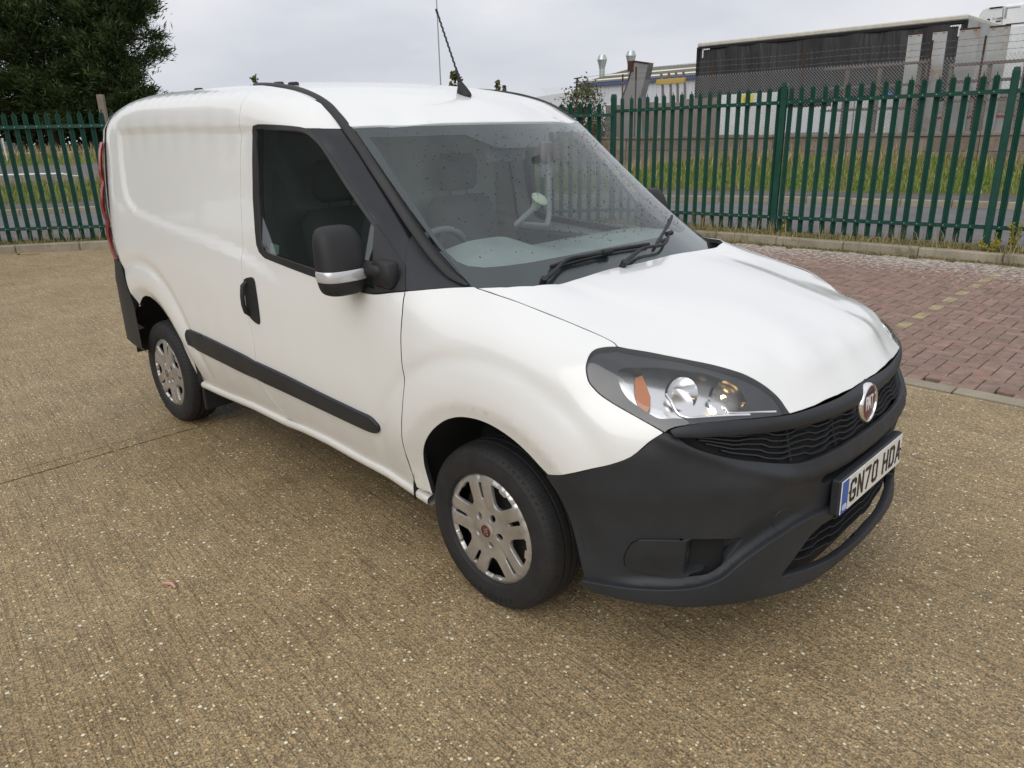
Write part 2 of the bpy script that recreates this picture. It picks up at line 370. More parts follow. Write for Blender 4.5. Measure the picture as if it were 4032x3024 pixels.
C3['glass_top']=np.array([(-1.336,.829,1.659),(-1.186,.825,1.655),(-1.046,.814,1.648),(-1.005,.803,1.639),(-.962,.796,1.616),(-.914,.793,1.581),(-.842,.797,1.518),(-.748,.802,1.436),(-.664,.805,1.365),(-.585,.804,1.298)])
C3['glass_bot']=np.array([(-1.35,.831,1.653),(-1.355,.848,1.541),(-1.355,.868,1.385),(-1.335,.887,1.238),(-1.324,.892,1.193),(-1.301,.894,1.174),(-1.248,.896,1.162),(-1.101,.897,1.151),(-.9,.899,1.136),(-.668,.902,1.118),(-.478,.891,1.102)])
C3['pillar_white']=np.array([(-1.012,.794,1.656),(-.95,.75,1.654),(-.902,.701,1.652)])
C3['cap']=np.array([(-.492,.707,1.287),(-.484,.737,1.264),(-.467,.765,1.236),(-.439,.792,1.203),(-.364,.858,1.112),(-.32,.835,1.117),(-.268,.8,1.123),(-.214,.763,1.129),(-.165,.738,1.133)])
C3['fender_top']=np.array([(-.363,.859,1.112),(-.313,.84,1.119),(-.259,.807,1.126),(-.204,.772,1.132),(-.144,.744,1.137),(-.123,.743,1.134)])
C3['hood_gap_G']=np.array([(-.12,.742,1.134),(-.04,.736,1.123),(.054,.724,1.108),(.146,.715,1.09),(.234,.706,1.073),(.322,.702,1.056),(.383,.696,1.042),(.415,.692,1.031),(.43,.695,1.022)])
C3['hood_gap_H']=np.array([(-.119,.743,1.134),(-.04,.735,1.123),(.052,.722,1.107),(.142,.711,1.089),(.231,.702,1.072),(.317,.696,1.054),(.379,.691,1.04),(.412,.688,1.029),(.429,.694,1.022)])
C3['hl_tail']=np.array([(.43,.697,1.021),(.413,.716,1.022),(.396,.74,1.02),(.388,.756,1.014),(.387,.774,1.002),(.394,.795,.979),(.405,.806,.959),(.418,.811,.938),(.435,.809,.922),(.456,.805,.906),(.503,.798,.886),(.579,.786,.86),(.625,.775,.842),(.652,.766,.829)])
C3['hl_bot']=np.array([(.652,.766,.829),(.66,.755,.839),(.678,.736,.847),(.725,.689,.854),(.782,.616,.857),(.831,.524,.852),(.861,.446,.846)])
C3['hl_top']=np.array([(.434,.693,1.021),(.517,.627,1.003),(.573,.584,.989),(.634,.551,.979),(.696,.521,.966),(.735,.497,.952),(.766,.477,.935),(.79,.463,.917),(.811,.453,.899),(.829,.447,.882),(.848,.447,.862),(.861,.446,.846)])
C3['hl_top_H']=np.array([(.434,.693,1.021),(.517,.628,1.003),(.57,.58,.988),(.633,.55,.979),(.696,.522,.966),(.735,.499,.953),(.766,.477,.935),(.789,.461,.916),(.81,.45,.898),(.828,.444,.881),(.847,.445,.861),(.862,.446,.847)])
C3['hood_front_H']=np.array([(.863,.444,.846),(.874,.389,.844),(.884,.325,.842),(.901,.191,.84),(.905,.011,.841)])
C3['fend_bump_G']=np.array([(.315,.898,.631),(.361,.892,.646),(.427,.881,.676),(.48,.868,.7),(.529,.852,.721),(.522,.855,.71),(.584,.826,.754),(.621,.797,.8),(.64,.779,.819),(.652,.766,.829)])
C3['recess']=np.array([(-1.51,.826,1.684),(-1.948,.824,1.691),(-2.316,.821,1.695),(-2.739,.819,1.696),(-2.899,.818,1.694),(-2.964,.819,1.686),(-2.985,.822,1.661),(-2.983,.838,1.528),(-2.946,.86,1.372),(-2.894,.871,1.289),(-2.805,.876,1.249),(-2.731,.879,1.225),(-2.257,.889,1.179),(-1.85,.895,1.151),(-1.516,.9,1.113)])
C3['rub_rear']=np.array([(-2.233,.909,.64),(-2.171,.911,.676),(-1.764,.914,.664),(-1.476,.914,.644),(-1.505,.909,.603),(-1.495,.903,.563),(-1.815,.904,.572),(-2.177,.903,.586),(-2.224,.905,.604)])
C3['rub_front']=np.array([(-1.464,.914,.645),(-1.194,.913,.635),(-.909,.911,.617),(-.655,.907,.603),(-.576,.907,.6),(-.55,.904,.584),(-.539,.901,.568),(-.556,.897,.544),(-.631,.897,.539),(-.94,.9,.548),(-1.23,.903,.557),(-1.459,.904,.563),(-1.49,.908,.591),(-1.494,.91,.611)])
C3['handle']=np.array([(-1.475,.908,1.026),(-1.445,.907,1.036),(-1.389,.907,1.04),(-1.374,.911,.988),(-1.367,.913,.927),(-1.365,.915,.873),(-1.371,.916,.845),(-1.4,.916,.843),(-1.443,.915,.857),(-1.47,.915,.885),(-1.475,.912,.948),(-1.479,.91,1.001)])
C3['glass_sticker']=np.array([(-1.256,.891,1.207),(-1.177,.891,1.202),(-1.181,.895,1.164),(-1.26,.895,1.165)])
C3['hl_clear']=np.array([(.469,.74,.971),(.474,.726,.978),(.485,.71,.981),(.511,.682,.98),(.543,.647,.979),(.591,.603,.973),(.645,.569,.966),(.709,.543,.949),(.739,.531,.935),(.76,.53,.92),(.779,.539,.901),(.784,.552,.891),(.782,.575,.882),(.758,.629,.872),(.719,.68,.868),(.686,.71,.868),(.658,.731,.869),(.634,.75,.866),(.614,.76,.869),(.574,.766,.885),(.526,.769,.905),(.496,.764,.929),(.476,.752,.956)])
C3['hl_ind']=np.array([(.469,.74,.971),(.485,.71,.981),(.519,.674,.98),(.54,.69,.959),(.574,.713,.928),(.619,.737,.888),(.634,.75,.866),(.614,.76,.869),(.574,.766,.885),(.526,.769,.905),(.496,.764,.929),(.476,.752,.956)])
C3['hl_main']=np.array([(.543,.647,.979),(.645,.569,.966),(.709,.543,.949),(.76,.53,.92),(.779,.539,.901),(.782,.575,.882),(.758,.629,.872),(.673,.722,.868),(.632,.71,.902),(.584,.681,.942)])
C3['hl_amber']=np.array([(.508,.703,.97),(.519,.678,.978),(.539,.692,.959),(.569,.716,.928),(.581,.741,.904),(.578,.764,.885),(.55,.764,.898),(.525,.74,.934)])
C3['hl_strip']=np.array([(.611,.7,.919),(.63,.706,.906),(.649,.715,.889),(.669,.717,.875),(.693,.704,.869),(.748,.645,.871),(.803,.566,.866)])
C3['hl_strip2']=np.array([(.745,.616,.892),(.758,.616,.881),(.771,.607,.875),(.839,.481,.86)])
C3['wiper_blade1']=np.array([(-.07,.435,1.16),(-.064,.321,1.173),(-.052,.106,1.18),(-.046,-.133,1.175)])
C3['wiper_arm1']=np.array([(-.028,.522,1.12),(-.04,.454,1.139),(-.061,.362,1.166),(-.051,.257,1.171),(-.044,.151,1.173)])
C3['wiper_blade2']=np.array([(-.031,-.161,1.165),(-.107,-.331,1.199),(-.234,-.581,1.234)])
C3['wiper_arm2']=np.array([(.025,.137,1.131),(-.003,.029,1.15),(-.021,-.061,1.161),(-.025,-.201,1.159),(-.087,-.333,1.186)])
C3['ws_sticker']=np.array([(-.02,-.229,1.154),(-.033,-.312,1.155)])
C3['gutter_top_in']=np.array([(-1.684,.581,1.853),(-1.561,.592,1.846),(-1.328,.616,1.821),(-1.185,.64,1.795),(-1.061,.656,1.76),(-.982,.669,1.723),(-.91,.679,1.684),(-.862,.689,1.66)])
CW={}
CW['grille_low']=np.array([(.856,.827),(.836,.82),(.78,.788),(.668,.749),(.548,.718),(.48,.704),(.436,.697),(.364,.693),(.212,.691)])
CW['grille_up']=np.array([(.836,.829),(.792,.826),(.736,.824),(.604,.812),(.464,.798),(.34,.795),(.176,.783),(.104,.777)])
CW['bar_up']=np.array([(.856,.842),(.832,.852),(.764,.86),(.66,.858),(.544,.85),(.456,.844),(.396,.843),(.336,.842),(.192,.839),(.008,.841)])
CW['crease']=np.array([(.88,.818),(.776,.777),(.668,.732),(.552,.69),(.452,.657),(.388,.645),(.316,.648),(.208,.643),(.076,.628)])
CW['slot']=np.array([(.304,.603),(.308,.62),(.188,.616),(.048,.606),(-.044,.588)])
CW['lowgrille']=np.array([(.196,.443),(.304,.447),(.416,.391),(.484,.337),(.428,.332),(.228,.309),(.016,.29)])
CW['fog']=np.array([(.972,.396),(.976,.418),(.968,.448),(.952,.477),(.936,.488),(.916,.497),(.788,.504),(.628,.492),(.616,.472),(.652,.429),(.676,.401),(.708,.384),(.74,.375),(.82,.369),(.884,.377),(.964,.385)])
CW['fog_rim']=np.array([(.996,.362),(.988,.415),(.956,.479),(.928,.502),(.788,.514),(.6,.498),(.568,.477),(.592,.427)])
CW['ridge']=np.array([(1.1,.322),(.984,.33),(.88,.338),(.804,.342),(.744,.347),(.684,.368),(.612,.425),(.536,.466),(.436,.498),(.336,.506),(.224,.486)])
CW['lip']=np.array([(1.088,.295),(1.06,.291),(.984,.29),(.828,.291),(.724,.287),(.612,.282),(.572,.304),(.52,.309),(.324,.27),(.204,.26),(.036,.23),(-.096,.24)])
CW['bump_arch']=np.array([(1.24,.631),(1.208,.593),(1.176,.543),(1.152,.486),(1.132,.429),(1.112,.368),(1.1,.334),(1.096,.315)])
CW['tow']=np.array([(.468,.518)])
CW['fend_bump']=np.array([(1.24,.631),(1.196,.646),(1.128,.676),(1.072,.7),(1.02,.721),(1.028,.71),(.96,.755),(.912,.8),(.888,.82),(.868,.831)])
# ---------------------------------------------------------------- panel mesher
def crom(P,n=4):
    P=np.asarray(P,float); out=[]
    for i in range(len(P)-1):
        p0,p1,p2,p3=P[max(i-1,0)],P[i],P[i+1],P[min(i+2,len(P)-1)]
        for t in np.linspace(0,1,n,endpoint=False):
            out.append(.5*(2*p1+(p2-p0)*t+(2*p0-5*p1+4*p2-p3)*t*t+(3*p1-p0-3*p2+p3)*t**3))
    out.append(P[-1]); return np.array(out)
def joinc(*segs):
    out=[]
    for s in segs:
        for p in np.asarray(s,float):
            if not out or np.linalg.norm(out[-1]-p)>1e-4: out.append(np.asarray(p,float))
    if np.linalg.norm(out[0]-out[-1])<1e-4: out.pop()
    return np.array(out)
def resample(P,h):
    out=[];n=len(P)
    for i in range(n):
        a,b=P[i],P[(i+1)%n]; k=max(1,int(math.ceil(np.linalg.norm(b-a)/h)))
        for j in range(k): out.append(a+(b-a)*j/k)
    return np.array(out)
def area(P): x,y=P[:,0],P[:,1]; return .5*np.sum(x*np.roll(y,-1)-y*np.roll(x,-1))
def inset(P,d):
    if area(P)<0: P=P[::-1]
    a=np.roll(P,1,0);b=np.roll(P,-1,0)
    t1=P-a;t2=b-P;t1/=np.linalg.norm(t1,axis=1)[:,None]+1e-12;t2/=np.linalg.norm(t2,axis=1)[:,None]+1e-12
    n=np.stack([-(t1+t2)[:,1],(t1+t2)[:,0]],1);l=np.linalg.norm(n,axis=1)[:,None]; n/=l+1e-9
    m=1/np.clip(np.sum(n*np.stack([-t1[:,1],t1[:,0]],1),1),.5,1)
    return P+n*(d*m)[:,None],n
def inpoly(Q,P):
    x,y=Q[:,0],Q[:,1];c=np.zeros(len(Q),bool);n=len(P)
    for i in range(n):
        x1,y1=P[i];x2,y2=P[(i+1)%n]
        if y1==y2: continue
        m=((y1>y)!=(y2>y))&(x<(x2-x1)*(y-y1)/(y2-y1)+x1); c^=m
    return c
def edist(Q,P):
    d=np.full(len(Q),9.)
    for i in range(len(P)):
        a=P[i];b=P[(i+1)%len(P)];ab=b-a;t=np.clip(((Q-a)@ab)/(ab@ab+1e-12),0,1)
        d=np.minimum(d,np.linalg.norm(Q-a-t[:,None]*ab,axis=1))
    return d
def panel(name,surf,loop,m,parent,h=.035,side=-1,gap=.002,thick=.012,holes=(),offset=0.,outward=None,bevel=.0018,hthick=None,lines=(),gapwall=False):
    """surf(uv)->xyz (x,w,z); loop/holes are uv polylines; builds one smooth panel with rolled edges"""
    L,_=inset(resample(np.asarray(loop,float),h*.7),gap)
    H=[]
    for q in holes:
        Q=resample(np.asarray(q,float),h*.6)
        Q,_=inset(Q,-.0005); H.append(Q)
    lo,hi=L.min(0),L.max(0)
    gx=np.arange(lo[0],hi[0],h); gy=np.arange(lo[1],hi[1],h*.866)
    X,Y=np.meshgrid(gx,gy); X[1::2]+=h/2; I=np.stack([X.ravel(),Y.ravel()],1)
    I=I[inpoly(I,L)]; I=I[edist(I,L)>.45*h]
    for Q in H:
        I=I[~inpoly(I,Q)]; I=I[edist(I,Q)>.4*h]
    loops=[L]+H; E=[];k=0; LN=[]
    for q in loops:
        n=len(q); E+=[(k+i,k+(i+1)%n) for i in range(n)]; k+=n
    for q in lines:                      # feature lines become edges, so creases stay crisp
        q=np.asarray(q,float); d=np.r_[0,np.cumsum(np.linalg.norm(np.diff(q,axis=0),axis=1))]; t=np.linspace(0,d[-1],max(2,int(d[-1]/(h*.6)))); q=np.stack([np.interp(t,d,q[:,i]) for i in (0,1)],1)
        ok=inpoly(q,L)&(edist(q,L)>.25*h)
        for Q in H: ok&=~inpoly(q,Q)&(edist(q,Q)>.25*h)
        prev=None
        for p,o in zip(q,ok):
            if o:
                LN.append(p)
                if prev is not None: E.append((prev,k))
                prev=k; k+=1
            else: prev=None
        qo=q[ok]
        if len(qo) and len(I): I=I[np.array([np.min((qo[:,0]-p[0])**2+(qo[:,1]-p[1])**2)>(.35*h)**2 for p in I])]
    pts=np.concatenate(loops+([np.array(LN)] if LN else [])+[I])
    r=geometry.delaunay_2d_cdt([Vector((float(a),float(b))) for a,b in pts],E,[],0,1e-7)
    uv=np.array([(v.x,v.y) for v in r[0]]); orig=r[3]; F=np.array([f for f in r[2] if len(f)==3])
    cen=uv[F].mean(1); keep=inpoly(cen,L)
    for Q in H: keep&=~inpoly(cen,Q)
    F=F[keep]
    def S(q):
        P=surf(q); return np.stack([P[...,0],P[...,1]*side,P[...,2]],-1)
    e=1.5e-3; P=S(uv); du=S(uv+[e,0])-S(uv-[e,0]); dv=S(uv+[0,e])-S(uv-[0,e]); N=np.cross(du,dv); N/=np.linalg.norm(N,axis=1)[:,None]+1e-12
    ref=np.array(outward if outward is not None else (0.35,side*.7,.6)); 
    if (N@ref).mean()<0: N=-N
    P=P+N*offset
    fn=np.cross(P[F[:,1]]-P[F[:,0]],P[F[:,2]]-P[F[:,0]]); fl=(np.sum(fn*N[F].mean(1),1)<0); F[fl]=F[fl][:,::-1]
    V=list(P);NN=list(N);FF=[tuple(f) for f in F]
    # rolled edges
    ec={}
    for f in F:
        for a,b in ((f[0],f[1]),(f[1],f[2]),(f[2],f[0])): ec[(a,b)]=1
    bd=[(a,b) for a,b in ec if (b,a) not in ec]
    nxt={a:b for a,b in bd}
    inn=np.zeros((len(P),3))
    for a,b in bd:
        t=P[b]-P[a]; o=np.cross(t,(N[a]+N[b])/2); o/=np.linalg.norm(o)+1e-12; inn[a]+=o; inn[b]+=o   # outward in-surface
    bv={a for e_ in bd for a in e_}; i1={};i2={}
    hole_v=set()
    if hthick is not None:
        for a in bv:
            for Q in H:
                if np.min(np.linalg.norm(Q-uv[a],axis=1))<1e-5: hole_v.add(a)
    for a in bv:
        o=inn[a]/(np.linalg.norm(inn[a])+1e-12); t=hthick if a in hole_v else thick
        i1[a]=len(V); V.append(P[a]+o*bevel*.8-N[a]*bevel); NN.append((N[a]*.35+o)/np.linalg.norm(N[a]*.35+o))
        i2[a]=len(V); V.append(P[a]+o*bevel*.6-N[a]*t); NN.append(o)
    mi=[0]*len(FF)
    for a,b in bd:
        FF.append((b,a,i1[a],i1[b])); FF.append((i1[b],i1[a],i2[a],i2[b])); mi+=[0,1 if gapwall else 0]  # gapwall: edge walls coloured black, painting in the shade of the shut lines
    return meshobj(name,V,FF,m,parent,True,NN,[m,M['dark']] if gapwall else None,mi if gapwall else None)
def sweep(mb,path,normals,prof,mi=0,caps=True):
    """prof: list of (across,along normal) closed section"""
    P=[Vector(p) for p in path];n=len(prof);V=[];F=[]
    for i,p in enumerate(P):
        t=(P[min(i+1,len(P)-1)]-P[max(i-1,0)]).normalized(); nn=Vector(normals[i]) if len(np.shape(normals))==2 else Vector(normals)
        c=t.cross(nn).normalized(); nn=c.cross(t).normalized()
        for a,b in prof: V.append(p+c*a+nn*b)
    for i in range(len(P)-1):
        for k in range(n): F.append((i*n+k,i*n+(k+1)%n,(i+1)*n+(k+1)%n,(i+1)*n+k))
    if caps: F.append(tuple(range(n))[::-1]); F.append(tuple((len(P)-1)*n+k for k in range(n)))
    return mb.add(V,F,mi)
def text_mesh(name,txt,size,depth,m,parent,M,bold=0.,sx=1.):
    c=bpy.data.curves.new(name,'FONT'); c.body=txt; c.size=size; c.extrude=depth; c.align_x='CENTER'; c.align_y='CENTER'; c.offset=bold; c.resolution_u=3
    o=bpy.data.objects.new(name,c); COL.objects.link(o); dg=bpy.context.evaluated_depsgraph_get(); me=bpy.data.meshes.new_from_object(o.evaluated_get(dg)); bpy.data.objects.remove(o); bpy.data.curves.remove(c)
    me.name=name; me.transform(M@Matrix.Diagonal((sx,1,1,1))); me.materials.clear(); me.materials.append(m)
    return link(bpy.data.objects.new(name,me),parent)
# ---------------------------------------------------------------- van materials
def m_paint():
    m=mat('white_paint',(.76,.76,.735),.30,0,.5,coat=.7); b=NB(m); p=b.coord('Object')
    n1=b.noise(p,3.2,6,.62); n2=b.noise(b.coord('Object',(3,3,18)),5,5,.6)
    sep=b.n('ShaderNodeSeparateXYZ'); b.l(p,sep.inputs[0])
    low=b.n('ShaderNodeMapRange'); low.inputs['From Min'].default_value=.62; low.inputs['From Max'].default_value=.32; b.l(sep.outputs['Z'],low.inputs['Value'])
    f=b.math('MULTIPLY',low.outputs[0],b.math('ADD',b.math('MULTIPLY',n2,.5),.12))     # road film thrown up on the sills
    c=b.mix(f,(.765,.765,.742),(.42,.37,.28))
    sp=b.ramp(b.noise(p,90,2,.5),(.70,0),(.78,1)); sp=b.math('MULTIPLY',sp,b.math('MULTIPLY',low.outputs[0],.5)); c=b.mix(sp,c,(.2,.17,.12))
    film=b.ramp(n1,(.45,0),(.8,.05)); c=b.mix(film,c,(.62,.60,.54)); b.col(c)
    b.b.inputs['Roughness'].default_value=.26; return m
def m_plastic(name,col,rough,sc=260,st=.12):
    m=mat(name,col,rough,0,.4); b=NB(m); p=b.coord('Object'); n=b.noise(p,4,5,.6); f=b.ramp(n,(.35,.0),(.75,.35))
    b.col(b.mix(f,col,tuple(min(1,c*1.9+.012) for c in col))); b.bump(b.noise(p,sc,2,.5),st,.002); return m
def m_glass(name,tint,dirt,refl=1.0,f0=.055):
    m=bpy.data.materials.new(name); m.use_nodes=True; nt=m.node_tree; nt.nodes.clear(); N=nt.nodes.new; L=nt.links.new
    out=N('ShaderNodeOutputMaterial'); tr=N('ShaderNodeBsdfTransparent'); tr.inputs[0].default_value=(*tint,1)
    gl=N('ShaderNodeBsdfGlossy'); gl.inputs['Roughness'].default_value=.02; gl.inputs['Color'].default_value=(refl,refl,refl,1)
    ge=N('ShaderNodeNewGeometry'); dt=N('ShaderNodeVectorMath'); dt.operation='DOT_PRODUCT'; L(ge.outputs['Normal'],dt.inputs[0]); L(ge.outputs['Incoming'],dt.inputs[1])
    def mth(op,a,b=None):
        x=N('ShaderNodeMath'); x.operation=op
        for i,v in enumerate((a,b)):
            if v is None: continue
            if isinstance(v,(int,float)): x.inputs[i].default_value=v
            else: L(v,x.inputs[i])
        return x.outputs[0]
    fz=mth('ADD',mth('MULTIPLY',mth('POWER',mth('SUBTRACT',1.0,mth('ABSOLUTE',dt.outputs['Value'])),5.0),.93),f0)
    mx=N('ShaderNodeMixShader'); L(fz,mx.inputs[0]); L(tr.outputs[0],mx.inputs[1]); L(gl.outputs[0],mx.inputs[2])
    df=N('ShaderNodeBsdfDiffuse'); df.inputs['Color'].default_value=(.56,.63,.62,1); tc=N('ShaderNodeTexCoord'); nz=N('ShaderNodeTexNoise'); nz.inputs['Scale'].default_value=3; nz.inputs['Detail'].default_value=6
    mp=N('ShaderNodeMapping'); mp.inputs['Scale'].default_value=(1,1,.35); L(tc.outputs['Object'],mp.inputs[0]); L(mp.outputs[0],nz.inputs['Vector'])
    mr=N('ShaderNodeMapRange'); mr.inputs['From Min'].default_value=.3; mr.inputs['From Max'].default_value=.75; mr.inputs['To Min'].default_value=dirt*.55; mr.inputs['To Max'].default_value=dirt*1.3; L(nz.outputs['Fac'],mr.inputs['Value'])
    m2=N('ShaderNodeMixShader'); L(mr.outputs[0],m2.inputs[0]); L(mx.outputs[0],m2.inputs[1]); L(df.outputs[0],m2.inputs[2]); L(m2.outputs[0],out.inputs[0]); return m
M={}
M['paint']=m_paint()
M['blackplas']=m_plastic('black_bumper_plastic',(.019,.021,.024),.50)
M['dullblack']=m_plastic('dull_black_rubber',(.015,.015,.016),.6)
M['gloss']=mat('gloss_black_film',(.012,.013,.016),.16,0,.5)
M['seal']=m_plastic('rubber_seal',(.018,.018,.018),.55)
M['glass']=m_glass('side_glass',(.33,.40,.36),.010,f0=.14)
M['screen']=m_glass('windscreen_glass',(.86,.94,.92),.035,f0=.045)
M['clear']=m_glass('clear_lens',(.97,.97,.97),.015)
M['frit']=mat('printed_glass_edge',(.010,.010,.013),.25)
M['chrome']=mat('chrome',(.82,.82,.83),.10,1)
M['satin']=mat('satin_chrome',(.72,.72,.72),.22,1)
M['housing']=mat('lamp_housing_black',(.010,.010,.012),.22)
M['amber']=mat('amber_lens',(.45,.15,.045),.3)
M['red']=mat('red_lens',(.30,.006,.008),.18,0,.4,.1)
M['dark']=mat('under_dark',(.010,.010,.010),.9)
M['tyre']=None
def m_tyre():
    m=mat('tyre_rubber',(.022,.022,.023),.72); b=NB(m); tc=b.n('ShaderNodeTexCoord'); mp=b.n('ShaderNodeMapping'); mp.inputs['Rotation'].default_value=(math.pi/2,0,0); b.l(tc.outputs['Object'],mp.inputs[0])
    g=b.n('ShaderNodeTexGradient',gradient_type='RADIAL'); b.l(mp.outputs[0],g.inputs[0])
    w=b.math('SINE',b.math('MULTIPLY',g.outputs['Fac'],2*math.pi*72)); w=b.ramp(w,(.0,0),(.18,1))
    n=b.noise(b.coord('Object'),14,5,.6); b.col(b.mix(b.ramp(n,(.35,0),(.7,.55)),(.011,.011,.012),(.028,.026,.024)))
    vl=b.n('ShaderNodeVectorMath',operation='LENGTH'); mp2=b.n('ShaderNodeMapping'); mp2.inputs['Scale'].default_value=(1,0,1); b.l(tc.outputs['Object'],mp2.inputs[0]); b.l(mp2.outputs[0],vl.inputs[0])
    msk=b.ramp(vl.outputs['Value'],(.292,0),(.297,1)); b.bump(b.math('MULTIPLY',w,msk),.9,.006); return m
M['tyre']=m_tyre()
def m_cover():
    m=mat('wheel_cover_silver',(.50,.49,.47),.34,.75); b=NB(m); n=b.noise(b.coord('Object'),9,6,.65); f=b.ramp(n,(.38,0),(.72,.8))
    b.col(b.mix(f,(.56,.55,.53),(.30,.27,.23))); b.rough(b.ramp(n,(.3,.28),(.7,.5))); return m
M['cover']=m_cover()
M['steel']=mat('brown_steel',(.035,.031,.028),.6,.3)
M['plate']=None
def m_plate():
    m=mat('plate_white',(.78,.78,.75),.25,0,.5,.3); b=NB(m); n=b.noise(b.coord('Object',(1,1,2.2)),16,5,.7); b.col(b.mix(b.ramp(n,(.50,0),(.72,.75)),(.78,.78,.76),(.62,.48,.20))); return m
M['plate']=m_plate()
M['blue']=mat('plate_blue',(.02,.10,.42),.3); M['white']=mat('white_print',(.8,.8,.8),.4); M['ink']=mat('plate_ink',(.008,.008,.008),.35)
M['maroon']=mat('badge_maroon',(.10,.010,.015),.3,0,.5,.3)
M['cabin']=m_plastic('cabin_grey_plastic',(.21,.225,.225),.6); M['cabindark']=m_plastic('cabin_dark_plastic',(.13,.135,.14),.6); M['fabric']=m_plastic('seat_fabric',(.13,.135,.14),.85,400,.3)
M['panelgrey']=m_plastic('bulkhead_grey',(.40,.42,.42),.55)
M['bulb']=mat('lit_bulb',(1,.8,.5),.3,emit=(1,.62,.25),estr=40)
M['sticker']=mat('pale_sticker',(.62,.78,.70),.5)
M['rubberdirty']=m_plastic('dusty_liner',(.020,.020,.020),.85)
# ---------------------------------------------------------------- van shape reliefs
def arch_relief(x,z,cx,cz,r0):
    r=np.hypot(x-cx,z-cz)-r0; up=sstep(cz+.02,cz+.28,z)
    lip=.020*(1-np.clip(r/.068,0,1))*sstep(cz-.12,cz+.15,z)
    grv=.0065*np.exp(-((r-.215)/.032)**2)*up
    bul=-.006*np.exp(-((r-.11)/.06)**2)*up
    return lip+grv+bul
REC=None
def poly_sd(q,P):
    s=q.shape[:-1]; Q=q.reshape(-1,2); d=edist(Q,P); i=inpoly(Q,P); return np.where(i,d,-d).reshape(s)
def relief(P):
    global REC
    x,z=P[...,0],P[...,2]
    d=arch_relief(x,z,-2.755,.325,.43)*(x<-1.9)+arch_relief(x,z,.05,.31,.415)*(x>-.75)*sstep(.62,.40,x)
    if REC is None:
        r=crom(C3['recess'],3)[:,[0,2]]; REC=np.concatenate([r,[[-1.2,1.04],[-.95,1.10],[-.95,1.66],[-1.2,1.69]]])
    m=(x<-.8)&(z>.95)
    if m.any():
        sd=np.zeros(x.shape); sd[m]=poly_sd(np.stack([x[m],z[m]],-1),REC)
        d=d+.013*sstep(-.004,.046,sd)*sstep(-1.0,-1.5,x)*m
    return d
def Sside(q): P=U.P(q).copy(); P[...,1]-=relief(P); return P
def Sfend(q): P=G.P(q).copy(); P[...,1]-=relief(P)*sstep(.6,.45,P[...,0]); return P
CR_S=np.array([0,.076,.208,.316,.388,.452,.552,.668,.776,.88,1.0]); CR_Z=np.array([.640,.641,.645,.648,.650,.658,.690,.732,.777,.818,.86])
RG_S=np.array([0,.22,.336,.436,.536,.612,.684,.744,.804,.984,1.1,1.3]); RG_Z=np.array([.478,.49,.500,.492,.462,.425,.372,.352,.343,.330,.322,.31])
def Sbump(q):
    q=np.asarray(q,float); P=BW.P(q).copy(); s=np.abs(q[...,0]); z=q[...,1]; o,n=out_at(s)
    zc=np.interp(s,CR_S,CR_Z); zr=np.interp(s,RG_S,RG_Z)
    d=.024*sstep(0,.045,z-zc)*sstep(.40,.62,s)*sstep(1.02,.86,s) - .006*np.exp(-((z-zc)/.02)**2)*sstep(1.0,.8,s)
    
    d+=.010*sstep(.28,.245,z)
    d+=.012*sstep(.0,.03,z-zr)*sstep(.12,.03,z-zr)*sstep(.25,.5,s)*sstep(1.05,.9,s)
    d+=.010*(1-sstep(0,.07,np.hypot(P[...,0]-.05,z-.31)-.415))*sstep(.3,.5,z)*(s>.9)
    sg=np.sign(q[...,0]+1e-12); P[...,0]-=n[...,0]*d; P[...,1]-=n[...,1]*d*sg; return P
GQ=np.concatenate([C3['glass_top'],C3['glass_bot']]); _A=lambda x,z:np.stack([np.ones_like(x),x,z,z*z,x*x,x*z],-1); GC=np.linalg.lstsq(_A(GQ[:,0],GQ[:,2]),GQ[:,1],rcond=None)[0]
def Sglass(q): q=np.asarray(q,float); x,z=q[...,0],q[...,1]; return np.stack([x,_A(x,z)@GC,z],-1)
def on_surf(S,xz,w0=.9):
    xz=np.asarray(xz,float); w=np.full(len(xz),w0)
    for _ in range(12):
        q=S.uv(np.stack([xz[:,0],w,xz[:,1]],1)); P=S.P(q); w=w+(P[:,1]-w)*.7
    return S.uv(np.stack([xz[:,0],w,xz[:,1]],1))
def arc(cx,cz,r,a0,a1,n=60): t=np.radians(np.linspace(a0,a1,n)); return np.stack([cx+r*np.cos(t),cz+r*np.sin(t)],1)
def mirror_uv(c): c=np.asarray(c,float); return np.concatenate([c,(c*[-1,1])[::-1]])
